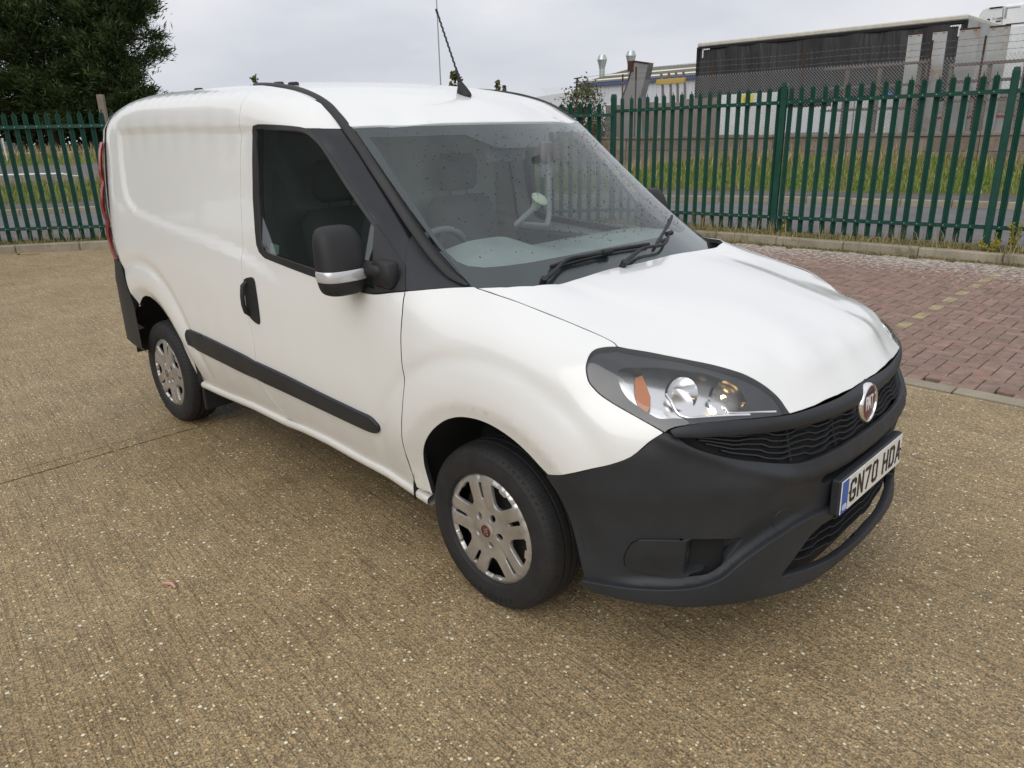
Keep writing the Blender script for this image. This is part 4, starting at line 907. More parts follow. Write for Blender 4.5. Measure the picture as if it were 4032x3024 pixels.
    for ch in 'GN70 HDA':
        if ch==' ': x+=.033; continue
        mb=MB()
        for line in glyph[ch]:
            for (ax,ay),(bx,by) in zip(line[:-1],line[1:]):
                a=Vector((ax,ay));b=Vector((bx,by)); d=(b-a).normalized(); nrm=Vector((-d.y,d.x))*6.3; ex=d*(4 if len(line)>2 else 0); a2,b2=a-ex,b+ex
                poly=[a2+nrm,a2-nrm,b2-nrm,b2+nrm]; poly=[(x+min(max(p.x,0),50)/1000,(min(max(p.y,0),79)-39.5)/1000) for p in poly]; mb.prism(poly,-.0006,.0006,T)
        mb.obj('plate_letter',M['ink'],pl); x+=.061
    for sx in (-.20,.252):
        mb=MB(); mb.lathe([(0,.0015),(.004,.0012),(.0045,-.001)],10,lambda v:PM@Vector((v[0]+sx,v[1],v[2]))); mb.obj('plate_screw',M['dark'],pl)
    # ---- aerial
    ab=Vector((-.972,0,float(_rf(np.array([[-.972,0.]]))[0])+.004)); mb=MB(); V=[]
    mb.lathe([(.034,-.012),(.034,.0),(.030,.012),(.022,.030),(.014,.045),(.007,.058),(.0,.060)],18,lambda v:ab+Vector((v[0]*1.2-.35*v[2],v[1]*.72,v[2]*.9))); an=autosmooth(mb.obj('aerial',M['dullblack'],R),60)
    tip=Vector((-1.136,0,2.155)); base=ab+Vector((-.016,0,.040)); mb=MB(); pts=[];rr=[]
    for i in range(57):
        t=i/56; p=base.lerp(tip,t); wv=.0016*math.sin(t*95)*(t>.18)*(t<.9); pts.append(p+Vector((0,wv,wv))); rr.append(.0080*(1-t/.2)+.0055*t/.2 if t<.2 else (.0046 if t<.93 else .0056))
    mb.tube(pts,rr,7); mb.obj('aerial_rod',M['dullblack'],an)
    for x,w in ((-1.62,.55),(-1.50,.545),(-2.35,.60)):
        z=float(_rf(np.array([[x,w]]))[0]); mb=MB(); mb.lathe([(.030,-.004),(.030,.006),(.024,.012),(0,.013)],14,lambda v:Vector((x+v[0]*1.3,-w+v[1]*.6,z+v[2]))); mb.obj('roof_plug',M['dullblack'],roof)
    # ---- cabin
    mb=MB(); mb.box((-1.62,-.77,.4),(-1.58,.77,1.66)); mb.obj('bulkhead',M['panelgrey'],R)
    mb=MB(); V=[];F=[];prof=[(-.66,.70),(-.655,1.0),(-.635,1.11),(-.59,1.15),(-.48,1.165),(-.32,1.165),(-.20,1.140),(-.13,1.09)]
    ys=np.linspace(-.70,.70,41)
    for y in ys:
        for x,z in prof:
            hump=.065*math.exp(-((y+.37)/.21)**4)*math.exp(-((x+.50)/.13)**2); bow=.10*(1-(y/.70)**2)
            tray=-.035*math.exp(-((y-.06)/.15)**4)*math.exp(-((x+.40)/.12)**2)-.03*math.exp(-((y-.45)/.16)**4)*math.exp(-((x+.40)/.10)**2)
            V.append((x+bow*np.clip((x+.45)/.4,0,1),y,z+hump+tray))
    k=len(prof)
    for i in range(40):
        for j in range(k-1): F.append((i*k+j,i*k+j+1,(i+1)*k+j+1,(i+1)*k+j))
    autosmooth(meshobj('dashboard',V,F,M['cabin'],R),50)
    mb=MB(); c=Vector((-.80,-.38,1.08)); ax=Vector((-.9,0,.43)).normalized(); a=Vector((0,1,0)); b=ax.cross(a)
    mb.tube([c+(a*math.cos(t)+b*math.sin(t))*.185 for t in np.linspace(0,2*math.pi,37)[:-1]],.016,8,closed=True)
    mb.lathe([(0,.02),(.05,.018),(.065,0),(.06,-.05)],16,lambda v:c+a*v[0]+b*v[1]+ax*(v[2]-.01))
    for t in (0,math.pi,math.pi*1.5): mb.tube([c,c+(a*math.cos(t)+b*math.sin(t))*.18],.016,6)
    autosmooth(mb.obj('steering_wheel',M['cabindark'],R),60)
    for y in (-.38,.38):
        mb=MB(); mb.bbox((-1.38,y-.24,.60),(-.86,y+.24,.76),.05); mb.bbox((-1.42,y-.23,.72),(-1.26,y+.23,1.30),.06,0,lambda v:Vector((v[0]-(v[2]-.72)*.22,v[1],v[2]))); mb.bbox((-1.52,y-.13,1.33),(-1.42,y+.13,1.52),.035); mb.tube([(-1.47,y-.06,1.28),(-1.47,y-.06,1.36)],.007,6); mb.tube([(-1.47,y+.06,1.28),(-1.47,y+.06,1.36)],.007,6)
        autosmooth(mb.obj('seat',M['fabric'],R),60)
    mb=MB(); mb.bbox((-.43,-.11,1.49),(-.39,.11,1.56),.015) if False else mb.bbox((-.73,-.12,1.50),(-.70,.12,1.565),.012); mb.tube([(-.72,0,1.55),(-.66,0,1.60)],.012,6); autosmooth(mb.obj('interior_mirror',M['cabindark'],R),60)
    # phone holder on the glass
    q=C3['ws_sticker']; sc=WS.P(np.array([.179,1.375])); sc=Vector((sc[0]-.012,-sc[1],sc[2])); mb=MB(); ax=Vector((.62,0,.78)); a=Vector((0,1,0)); b=ax.cross(a)
    mb.lathe([(0,.004),(.030,.003),(.036,-.002),(.03,-.012),(.018,-.03),(.016,-.05)],20,lambda v:sc+a*v[0]+b*v[1]+ax*v[2]); ph=autosmooth(mb.obj('phone_holder',mat('suction_cup',(.30,.32,.24),.3),R),60)
    mb=MB(); el=sc-ax*.05; mb.tube([el,el+Vector((-.05,-.05,-.06)),el+Vector((-.06,.14,-.09))],.012,8); mb.tube([el+Vector((-.06,.14,-.09)),el+Vector((-.10,.20,-.05)),el+Vector((-.12,.22,.14)),el+Vector((-.12,.22,.20))],.013,8); mb.bbox((el.x-.15,el.y+.19,el.z+.10),(el.x-.12,el.y+.26,el.z+.25),.008); autosmooth(mb.obj('holder_arm',M['cabindark'],ph),60)
    # wheels
    w=wheel(R); w.location=(0,-.755,.3048)
    for x,y,rz,ry in ((-2.755,-.765,0,.5),(0,.755,math.pi,1.1),(-2.755,.765,math.pi,2.0)):
        c=copy_tree(w,R); c.location=(x,y,.3048); c.rotation_euler=(0,ry if rz==0 else -ry,rz)
def mirror(sd,door):
    c=Vector((-.588,.972,1.209)); mb=MB(); V=[];F=[];nu,nv=28,20
    for i in range(nv+1):
        v=-math.pi/2+math.pi*i/nv
        for j in range(nu):
            t=2*math.pi*j/nu; f=lambda a,e:math.copysign(abs(a)**e,a)
            cx=f(math.cos(v),.42)*f(math.cos(t),.75); cy=f(math.cos(v),.42)*f(math.sin(t),.62); cz=f(math.sin(v),.62)
            z=cz*.120; up=(cz+1)/2
            x=cx*(.075-.018*up) if cx>0 else cx*.042
            y=cy*(.094-.005*up)+.020*up*-1*.5; y-=.012*(1-up)*(cy<0)*0
            x-=.035*up**2
            V.append((c.x+x,sd*(c.y+y),c.z+z))
    for i in range(nv):
        for j in range(nu): q=(i*nu+j,i*nu+(j+1)%nu,(i+1)*nu+(j+1)%nu,(i+1)*nu+j); F.append(q if sd>0 else q[::-1])
    o=meshobj('door_mirror',V,F,M['dullblack'],door); bm=bmesh.new(); bm.from_mesh(o.data); bmesh.ops.remove_doubles(bm,verts=bm.verts,dist=1e-5); bmesh.ops.recalc_face_normals(bm,faces=bm.faces); bm.to_mesh(o.data); bm.free(); autosmooth(o,50)
    # clear indicator strip wrapped round the shell
    V=[];F=[];n=22;zz=(1.144,1.149,1.165,1.177,1.182)
    for z in zz:
        off=.0012 if z in (1.144,1.182) else .004; cz=(z-c.z)/.120; up=(cz+1)/2; vv=math.asin(np.sign(cz)*abs(cz)**(1/.62)); 
        for j in range(n):
            t=math.radians(-78+176*j/(n-1)); f=lambda a,e:math.copysign(abs(a)**e,a); k=f(math.cos(vv),.42)
            cx=k*f(math.cos(t),.75); cy=k*f(math.sin(t),.62); x=cx*(.075-.018*up) if cx>0 else cx*.042
            V.append((c.x+x-.035*up**2+off*math.cos(t),sd*(c.y+cy*(.094-.005*up)-.010*up+off*math.sin(t)),z))
    for i in range(4):
        for j in range(n-1): q=(i*n+j,i*n+j+1,(i+1)*n+j+1,(i+1)*n+j); F.append(q if sd>0 else q[::-1])
    me=meshobj('repeater_lens',V,F,M['replens'],door); autosmooth(me,60)
    mb=MB(); mb.tube([(c.x+.012,sd*(c.y+.078),1.163),(c.x+.028,sd*(c.y+.070),1.164)],.009,8); mb.obj('repeater_bulb',M['amber'],door)
    mb=MB(); mb.bbox((-.60,min(sd*.855,sd*.915),1.150),(-.44,max(sd*.855,sd*.915),1.200),.014); mb.bbox((-.50,min(sd*.845,sd*.905),1.118),(-.40,max(sd*.845,sd*.905),1.212),.012); autosmooth(mb.obj('mirror_arm',M['dullblack'],door),60)
    mb=MB(); mb.bbox((c.x-.054,sd*c.y-.060-sd*.004,c.z-.085),(c.x-.036,sd*c.y+.060-sd*.004,c.z+.078),.003); mb.obj('mirror_glass',M['chrome'],door)
M['replens']=mat('clear_repeater',(.55,.55,.55),.18,.3)
def wheel(parent):
    # outward is -Y; wheel plane X-Z
    T=lambda v:Vector((v[0],-v[2],v[1]))
    mb=MB(); mb.lathe([(.0,.052),(.06,.055),(.075,.030),(.10,.024),(.165,.036),(.172,.0),(.186,-.02),(.186,-.09)],36,T); w=autosmooth(mb.obj('wheel',M['steel'],parent),35)
    pr=[(.205,-.092),(.235,-.100),(.270,-.098),(.292,-.088),(.303,-.074),(.3085,-.055)]
    for y in (-.034,.0,.034): pr+=[(.3115-abs(y)*.02,y-.006),(.303,y-.004),(.303,y+.004),(.3115-abs(y)*.02,y+.006)]
    pr+=[(.3085,.055),(.303,.074),(.2985,.0815),(.292,.088),(.281,.0945),(.279,.0945),(.270,.098),(.250,.1005),(.235,.100),(.222,.0955),(.214,.094),(.206,.085),(.200,.070)]
    mb=MB(); mb.lathe(pr,96,T); autosmooth(mb.obj('tyre',M['tyre'],w),28)
    # cover: plate with cut-outs, height profile by radius
    def hgt(r): return np.interp(r,[0,.03,.05,.075,.11,.17,.188,.2,.2085],[.098,.097,.093,.088,.090,.094,.092,.086,.076])
    def S(q):
        q=np.asarray(q,float); r=np.hypot(q[...,0],q[...,1]); a=np.arctan2(q[...,1],q[...,0]); h=hgt(r)
        k=np.mod(a-A0+math.pi/5,2*math.pi/5)-math.pi/5       # angle from spoke centre
        h=h-.004*np.exp(-((k*r)/.009)**2)*sstep(.07,.10,r)
        return np.stack([q[...,0],-h,q[...,1]],-1)
    A0=math.radians(101)
    loop=[(.2085*math.cos(t),.2085*math.sin(t)) for t in np.linspace(0,2*math.pi,97)[:-1]]; holes=[]
    pol=lambda r,a:(r*math.cos(a),r*math.sin(a))
    for k in range(5):
        c=A0+k*2*math.pi/5; d=c+math.pi/5; R_=math.radians
        holes.append([pol(.112,d-R_(9)),pol(.104,d),pol(.112,d+R_(9)),pol(.135,d+R_(14)),pol(.180,d+R_(18.5)),pol(.188,d+R_(16)),pol(.190,d+R_(6)),pol(.181,d+R_(4)),pol(.181,d-R_(4)),pol(.190,d-R_(6)),pol(.188,d-R_(16)),pol(.180,d-R_(18.5)),pol(.135,d-R_(14))])
        holes.append([pol(.118,c-R_(3.2)),pol(.112,c),pol(.118,c+R_(3.2)),pol(.178,c+R_(2.8)),pol(.178,c-R_(2.8))])
        b=c+math.pi/5; cx,cy=pol(.058,b); holes.append([(cx+.0150*math.cos(t),cy+.0150*math.sin(t)) for t in np.linspace(0,2*math.pi,13)[:-1]])
    panel('wheel_cover',S,loop,M['cover'],w,.012,1,gap=0,thick=.012,holes=holes,outward=(0,-1,0),bevel=.002,hthick=.016)
    mb=MB(); mb.lathe([(0,.1015),(.026,.101),(.031,.098),(.033,.092)],28,T); hb=autosmooth(mb.obj('hub_badge',M['cover'],w),40)
    mb=MB(); mb.lathe([(0,.1035),(.022,.1033),(.023,.1015)],24,T); mb.obj('hub_disc',M['maroon'],w)
    B=Matrix(((1,0,0,0),(0,0,-1,-.1038),(0,1,0,0),(0,0,0,1)))@Matrix.Rotation(math.radians(-85),4,'Z')
    text_mesh('hub_letters','FIAT',.019,.0006,M['satin'],w,B@Matrix.Diagonal((.75,1.5,1,1)),.0003)
    for i,ch in enumerate('185/65R15'):
        a=math.radians(-88-24+i*6); rr=.262
        Mx=Matrix(((1,0,0,rr*math.cos(a)),(0,0,-1,-.1005),(0,1,0,rr*math.sin(a)),(0,0,0,1)))@Matrix.Rotation(a+math.pi/2,4,'Z'); text_mesh('tyre_mark',ch,.024,.0006,M['dark'],w,Mx,.0004)
    return w
build_van()
# ---------------------------------------------------------------- setting
def m_concrete():
    m=mat('brushed_aggregate_concrete',(.18,.14,.08),.6,0,.35); b=NB(m); w=b.coord('World'); wr=b.coord('World',(1,1,1),(0,0,math.radians(6)))
    st=b.n('ShaderNodeMapping'); st.inputs['Scale'].default_value=(1.1,46,1); b.l(wr,st.inputs[0]); st=st.outputs[0]
    st2=b.n('ShaderNodeMapping'); st2.inputs['Scale'].default_value=(2.5,150,1); b.l(wr,st2.inputs[0]); st2=st2.outputs[0]
    big=b.noise(w,.55,5,.6); mid=b.noise(w,3.2,6,.65); fine=b.noise(w,160,3,.7)
    c=b.ramp(big,(.30,(.345,.262,.138)),(.52,(.435,.338,.192)),(.72,(.52,.415,.255)))
    c=b.mix(b.ramp(mid,(.30,.45),(.65,0)),c,(.235,.172,.088))
    vx=b.n('ShaderNodeTexVoronoi'); vx.inputs['Scale'].default_value=105; b.l(w,vx.inputs['Vector'])      # small stones
    sp=b.n('ShaderNodeSeparateColor'); b.l(vx.outputs['Color'],sp.inputs[0])
    c=b.mix(.55,c,b.mix(1.0,c,b.ramp(sp.outputs[0],(.0,(.38,.36,.33)),(.45,(.95,.95,.95)),(.8,(1.4,1.32,1.2)),(1,(1.7,1.5,1.25))),'MULTIPLY'))
    c=b.mix(b.ramp(fine,(.44,0),(.60,.85)),c,b.mix(1.0,c,(.30,.26,.22),'MULTIPLY'))
    sm=b.ramp(b.noise(st,1,3,.5),(.30,.85),(.44,0)); sm=b.math('MULTIPLY',sm,b.ramp(b.noise(w,2.1,3),(.36,0),(.6,1)))
    sm2=b.ramp(b.noise(st2,1,2,.5),(.32,.65),(.46,0))
    c=b.mix(b.math('MULTIPLY',b.math('MAXIMUM',sm,sm2),.8),c,b.mix(1.0,c,(.40,.36,.32),'MULTIPLY'))
    def chips(scale,thr,size,col):
        nonlocal c
        v=b.n('ShaderNodeTexVoronoi'); v.inputs['Scale'].default_value=scale; b.l(w,v.inputs['Vector'])
        s=b.n('ShaderNodeSeparateColor'); b.l(v.outputs['Color'],s.inputs[0])
        k=b.math('MULTIPLY',b.math('GREATER_THAN',s.outputs[1],thr),b.ramp(v.outputs['Distance'],(size,1),(size*1.3,0)))
        c=b.mix(k,c,b.mix(s.outputs[2],col[0],col[1])); return k
    chips(85,.88,.28,((.16,.09,.055),(.34,.22,.13)))
    k1=chips(88,.90,.30,((.58,.48,.28),(.80,.72,.52))); k2=chips(56,.945,.27,((.72,.60,.32),(.84,.79,.64)))
    b.col(c); b.rough(b.ramp(mid,(.35,.48),(.7,.72)))
    h=b.math('ADD',b.math('MULTIPLY',fine,.6),b.math('MULTIPLY',vx.outputs['Distance'],.8)); h=b.math('SUBTRACT',h,b.math('MULTIPLY',b.math('MAXIMUM',sm,sm2),.9)); b.bump(h,.55,.006); return m
def m_stone(name,c1,c2,sc=6,moss=None,rough=.8,bump=.3,lich=0):
    m=mat(name,c1,rough,0,.3); b=NB(m); w=b.coord('World'); n=b.noise(w,sc,6,.65); c=b.mix(b.ramp(n,(.32,0),(.7,1)),c1,c2)
    c=b.mix(.5,c,b.mix(1.0,c,b.ramp(b.oi(),(0,(.75,.75,.75)),(1,(1.25,1.25,1.25))),'MULTIPLY'))
    f=b.noise(w,sc*24,3,.6); c=b.mix(b.ramp(f,(.5,0),(.7,.5)),c,b.mix(1.0,c,(.45,.43,.4),'MULTIPLY'))
    if moss: c=b.mix(b.ramp(b.noise(w,sc*.7,6,.7),(.54,0),(.66,.85)),c,moss)
    if lich: c=b.mix(b.ramp(b.noise(w,sc*4,4,.7),(.60,0),(.66,lich)),c,(.6,.58,.5))
    b.col(c); b.bump(b.math('ADD',n,f),bump,.01); return m
def m_brick(name,stops,island=False):
    m=mat(name,(.2,.11,.08),.75,0,.3); b=NB(m); w=b.coord('World'); r=b.oi() if not island else b.n('ShaderNodeNewGeometry').outputs['Random Per Island']
    c=b.ramp(r,*stops); n=b.noise(w,9,6,.7); c=b.mix(b.ramp(n,(.36,.0),(.62,.55)),c,(.115,.085,.058))
    f=b.noise(w,220,3,.6); c=b.mix(b.ramp(f,(.52,0),(.72,.6)),c,b.mix(1.0,c,(.5,.48,.45),'MULTIPLY'))
    sep=b.n('ShaderNodeSeparateXYZ'); b.l(w,sep.inputs[0])
    edge=b.n('ShaderNodeMapRange'); edge.inputs['From Min'].default_value=6.0; edge.inputs['From Max'].default_value=7.7; edge.inputs['To Min'].default_value=.0; edge.inputs['To Max'].default_value=.20; b.l(sep.outputs['Y'],edge.inputs['Value'])
    ln=b.math('ADD',b.noise(w,16,5,.75),edge.outputs[0]); ln=b.math('ADD',ln,b.math('MULTIPLY',b.noise(w,1.1,3,.5),.12))
    c=b.mix(b.ramp(ln,(.70,0),(.76,.8)),c,(.52,.50,.44))                 # lichen
    c=b.mix(b.ramp(b.noise(w,5,5,.7),(.62,0),(.70,.6)),c,(.07,.07,.022)) # moss
    b.col(c); b.bump(f,.35,.004); return m
def m_asphalt(name,c1,c2):
    m=mat(name,c1,.75,0,.3); b=NB(m); w=b.coord('World'); n=b.noise(w,1.3,6,.65); c=b.mix(b.ramp(n,(.35,0),(.68,1)),c1,c2); f=b.noise(w,70,3,.7)
    c=b.mix(b.ramp(f,(.5,0),(.7,.6)),c,b.mix(1.0,c,(1.7,1.7,1.75),'MULTIPLY')); b.col(c); b.bump(f,.4,.01); return m
def m_soil():
    m=mat('verge_soil',(.09,.08,.03),.9); b=NB(m); w=b.coord('World'); n=b.noise(w,.8,5,.6); n2=b.noise(w,8,5,.7)
    c=b.ramp(n,(.35,(.085,.105,.022)),(.5,(.12,.12,.035)),(.65,(.21,.17,.075))); c=b.mix(b.ramp(n2,(.4,0),(.65,.6)),c,(.05,.055,.018)); b.col(c); b.bump(n2,.6,.05); return m
def m_blades(name,stops,trans=.25):
    m=mat(name,(.1,.12,.03),.6); b=NB(m); r=b.n('ShaderNodeNewGeometry').outputs['Random Per Island']; n=b.noise(b.coord('World'),.7,4,.6)
    b.col(b.ramp(b.math('ADD',b.math('MULTIPLY',r,.45),b.math('MULTIPLY',n,.75)),*stops)); b.b.inputs['Subsurface Weight'].default_value=0; return m
def m_green():
    m=mat('green_powder_coat',(.008,.058,.038),.42,0,.4); b=NB(m); n=b.noise(b.coord('World'),7,5,.65); b.col(b.mix(b.ramp(n,(.4,0),(.75,.6)),(.005,.050,.034),(.012,.070,.046))); b.rough(b.ramp(n,(.3,.30),(.7,.5))); return m
M['concrete']=m_concrete(); M['kerb']=m_stone('kerb_concrete',(.34,.30,.23),(.22,.195,.14),3,(.10,.095,.035)); M['edging']=m_stone('edging_concrete',(.36,.32,.24),(.27,.235,.17),4)
RED=((.0,(.29,.18,.145)),(.3,(.34,.225,.18)),(.55,(.27,.19,.155)),(.8,(.36,.22,.17)),(1,(.25,.17,.14)))
M['brick']=m_brick('red_paver',RED); M['brickmass']=m_brick('red_paver_mass',RED,True); M['yellow']=m_brick('yellow_paver',((0,(.46,.39,.22)),(1,(.40,.33,.19))))
M['asphalt']=m_asphalt('road_asphalt',(.115,.112,.115),(.16,.155,.158)); M['path']=m_asphalt('path_asphalt',(.085,.082,.08),(.12,.115,.11))
M['soil']=m_soil(); M['green']=m_green()
M['joint']=mat('joint_filler',(.05,.042,.03),.9); M['mossjoint']=m_stone('mossy_joint_sand',(.05,.048,.02),(.09,.075,.045),12)
M['grass']=m_blades('grass_blades',((.32,(.11,.20,.022)),(.58,(.16,.25,.036)),(.74,(.25,.25,.07)),(.92,(.42,.33,.16))))
M['straw']=m_blades('straw_grass',((.25,(.15,.14,.045)),(.5,(.30,.24,.11)),(.85,(.46,.37,.21))))
M['moss']=m_blades('low_weeds',((.25,(.10,.10,.02)),(.5,(.17,.15,.045)),(.8,(.30,.24,.10))))
# ---- far kerb line of the road (curves round the yard corner)
FK=crom(np.array([(-33,-21),(-26,-9),(-19.3,1.75),(-17.96,3.7),(-14.6,7.7),(-10.6,11.3),(-6.07,13.5),(-4.47,13.87),(-1.5,14.55),(4,15.5),(14,16.6)]),8)
def fk_off(d):
    t=np.gradient(FK,axis=0); t/=np.linalg.norm(t,axis=1)[:,None]; return FK+np.stack([-t[:,1],t[:,0]],1)*d
def fk_dist(x,y):
    Q=np.stack([np.ravel(x),np.ravel(y)],1); best=np.full(len(Q),1e9); sg=np.ones(len(Q))
    for a,b in zip(FK[:-1],FK[1:]):
        ab=b-a; t=np.clip(((Q-a)@ab)/(ab@ab),0,1); v=Q-a-t[:,None]*ab; d=np.hypot(*v.T); m=d<best; best[m]=d[m]; sg[m]=np.sign(ab[0]*v[m,1]-ab[1]*v[m,0])
    return (best*sg).reshape(np.shape(x))
def terr_z(x,y):
    D=fk_dist(x,y); r=sstep(-13,-8.5,x)                       # r=1: walled bank on the right
    zl=np.interp(D,[0,1.4,5,15,27,45,120],[.13,.14,.44,.70,.98,1.15,1.3]); zr=np.interp(D,[0,1.35,2.0,3.6,5],[.13,.14,.30,.80,.86])
    return zl*(1-r)+zr*r
L0=np.array([-12.0,.25]); LDIR=np.array([.575,.818]); LDIR/=np.linalg.norm(LDIR)     # left kerb line (inner face)
RK=lambda x:7.93+.052*(x+.15)                                                        # right kerb line y(x)
CORN=np.array([-6.85,7.58])
def setting():
    o=meshobj('ground',[(-400,-400,-.10),(400,-400,-.10),(400,400,-.10),(-400,400,-.10)],[(0,1,2,3)],M['soil']); tag(o,kind='structure')
    # yard concrete: slabs cast in bays, separated by real joints
    yard=meshobj('yard_concrete',[(-16,-16,-.03),(9,-16,-.03),(9,2.68,-.03),(-10.4,2.68,-.03),(-12.2,.1,-.03),(-16,-5.5,-.03)],[tuple(range(6))],M['joint']); tag(yard,kind='structure')
    def slab(poly):
        mb=MB(); n=len(poly); c=np.mean(poly,0); ins=[tuple(np.array(p)+(c-p)/np.linalg.norm(c-p)*.004) for p in poly]
        V=[(x,y,0) for x,y in ins]+[(x,y,-.004) for x,y in poly]+[(x,y,-.028) for x,y in poly]
        F=[tuple(range(n))]+[(i,n+i,n+(i+1)%n,(i+1)%n) for i in range(n)]+[(n+i,2*n+i,2*n+(i+1)%n,n+(i+1)%n) for i in range(n)]
        mb.add(V,F); mb.obj('concrete_slab',M['concrete'],yard)
    slab([(-7.078,-16),(-7.072,2.655),(-10.36,2.655),(-12.0,.25),(-16,-5.44),(-16,-16)])
    slab([(-2.66,-16),(-2.66,2.655),(-7.062,2.655),(-7.068,-16)]); slab([(-2.555,-16),(-2.555,2.655),(-2.652,2.655),(-2.652,-16)]); slab([(1.95,-16),(1.95,2.655),(-2.54,2.655),(-2.54,-16)]); slab([(9,-16),(9,2.655),(1.96,2.655),(1.96,-16)])
    # edging of the paved bays and the herringbone pavers
    pav=meshobj('paving',[(-9.9,2.66,-.025),(9,2.66,-.025),(9,8.6,-.025),(-6.6,8.0,-.025)],[(0,1,2,3)],M['mossjoint']); tag(pav,kind='structure')
    me=None; x=-10.0
    while x<8:
        if me is None:
            mb=MB(); mb.bbox((0,0,-.05),(.905,.125,.012),.006); o=mb.obj('edging_stone',M['edging'],pav); me=o.data
        else: o=link(bpy.data.objects.new('edging_stone',me),pav)
        o.location=(x+.485,2.668+random.uniform(-.002,.002),random.uniform(-.002,.002)); x+=.915
    U_=.105; cells=[]
    for i in range(-92,60):
        for j in range(0,50):
            k=(i+j)%4
            if k==0: cells.append((i*U_,2.80+j*U_,2*U_,U_,0,i))
            elif k==2: cells.append((i*U_,2.80+j*U_,U_,2*U_,1,i))
    cx=round(-.29/U_-.5); good=[]
    for c in cells:
        xm,ym=c[0]+c[2]/2,c[1]+c[3]/2
        if c[1]<2.79 or ym>RK(xm)-.06 or xm<-10.2+(ym-2.8)*.70: continue
        vis=xm>-3.6+ (ym-2.8)*.0 and xm<1.9
        good.append((math.hypot(xm-CAMPOS[0],ym-CAMPOS[1])+(0 if vis and xm>-.9-(ym-3.2)*.62 else 50),c))
    good.sort(key=lambda t:t[0]); shp={}
    for q in (0,1):
        w,h=(2*U_,U_) if q==0 else (U_,2*U_); mb=MB(); mb.bbox((-w/2+.003,-h/2+.003,-.03),(w/2-.003,h/2-.003,.0),.004); shp[q]=mb
    pm={}
    mass=MB()
    for n,(d,c) in enumerate(good):
        xm,ym=c[0]+c[2]/2,c[1]+c[3]/2; yel=c[4]==1 and abs(c[5]-cx)<.5; dz=random.uniform(-.004,.002); tx,ty=random.gauss(0,.006),random.gauss(0,.006)
        if n<296 or yel:
            key=(c[4],yel)
            if key not in pm: o=shp[c[4]].obj('brick',M['yellow'] if yel else M['brick'],pav); pm[key]=o.data
            else: o=link(bpy.data.objects.new('brick',pm[key]),pav)
            o.location=(xm,ym,dz); o.rotation_euler=(tx,ty,random.gauss(0,.006))
            if yel: o['label']='yellow paver in the bay line'
        else: mass.add([(v[0]+xm,v[1]+ym,v[2]+dz+v[0]*ty+v[1]*tx) for v in shp[c[4]].V],shp[c[4]].F)
    o=mass.obj('bricks',M['brickmass'],pav); o['kind']='stuff'
    # raised kerbs along both fences
    def kerb(a,b,name):
        a=np.array(a);b=np.array(b);d=(b-a);Ln=np.linalg.norm(d);d/=Ln; root=None; n=int(Ln/.92); ang=math.atan2(d[1],d[0])
        mb=MB(); mb.bbox((0,0,-.1),(.912,.14,.125),.014)
        me=None; root=thing(name[0],name[1],'kerb')
        for i in range(n):
            if me is None: o=mb.obj('kerb_stone',M['kerb'],root); me=o.data
            else: o=link(bpy.data.objects.new('kerb_stone',me),root)
            p=a+d*(i*.92); o.location=(p[0],p[1],random.uniform(-.006,.004)); o.rotation_euler=(0,0,ang+random.gauss(0,.003))
    kerb(L0-LDIR*9,CORN,('kerb','grey concrete kerb under the left fence'))
    kerb(CORN+[.05,0],(3.2,RK(3.2)),('kerb','weathered kerb between red paving and right fence'))
    # planted strip under the fence
    out=[]
    lp=[L0-LDIR*9,CORN,np.array((3.2,RK(3.2)))]
    nl=np.array([-LDIR[1],LDIR[0]]); q1=[lp[0]+nl*.10,lp[1]+[-.1,.10],lp[2]+[0,.10]]; q2=[lp[0]+nl*.75,lp[1]+[-.55,.62],lp[2]+[0,.62]]
    V=[(p[0],p[1],.10) for p in q1]+[(p[0],p[1],.10) for p in q2]; o=meshobj('verge',V,[(0,1,4,3),(1,2,5,4)],M['soil']); tag(o,kind='structure')
    # road, far kerb, path
    ko=fk_off(.0); k1=fk_off(.13); p1=fk_off(1.4); n=len(FK)
    rd=[(-46,-21),(-14,-16)]
    inner=np.array([(-21.5,-13),(-17.5,-7.3),(-12.9,-.5),(-12.0+.0,.9),(-8.6,6.0),(-7.4,8.1),(-2,8.35),(4,8.6),(14,9.2)])
    inn=crom(inner,8); idx=np.linspace(0,len(inn)-1,n); inn=np.stack([np.interp(idx,np.arange(len(inn)),inn[:,i]) for i in (0,1)],1)
    o=meshobj('road',[(x,y,0.0) for x,y in inn]+[(x,y,0.0) for x,y in ko],[(i,i+1,n+i+1,n+i) for i in range(n-1)],M['asphalt']); tag(o,kind='structure')
    o=meshobj('pavement',[(x,y,.125) for x,y in k1]+[(x,y,.14) for x,y in p1],[(i,i+1,n+i+1,n+i) for i in range(n-1)],M['path']); tag(o,kind='structure')
    root=thing('kerb','pale kerb on the far side of the road','kerb'); mb=MB(); mb.bbox((0,0,-.1),(.908,.13,.13),.015); me=None
    L=np.r_[0,np.cumsum(np.hypot(*np.diff(FK,axis=0).T))]
    for s in np.arange(6,L[-1]-1,.915):
        x,y=np.interp(s,L,FK[:,0]),np.interp(s,L,FK[:,1]); x2,y2=np.interp(s+.9,L,FK[:,0]),np.interp(s+.9,L,FK[:,1])
        if x>6: break
        if me is None: o=mb.obj('kerb_stone',M['edging'],root); me=o.data
        else: o=link(bpy.data.objects.new('kerb_stone',me),root)
        o.location=(x,y,random.uniform(-.004,.004)); o.rotation_euler=(0,0,math.atan2(y2-y,x2-x))
    # rising ground beyond the path
    ds=[1.38,2,2.7,3.6,5,7.5,11,15,18,21,25,30,36,45,60,90]; V=[];F=[];mi=[]
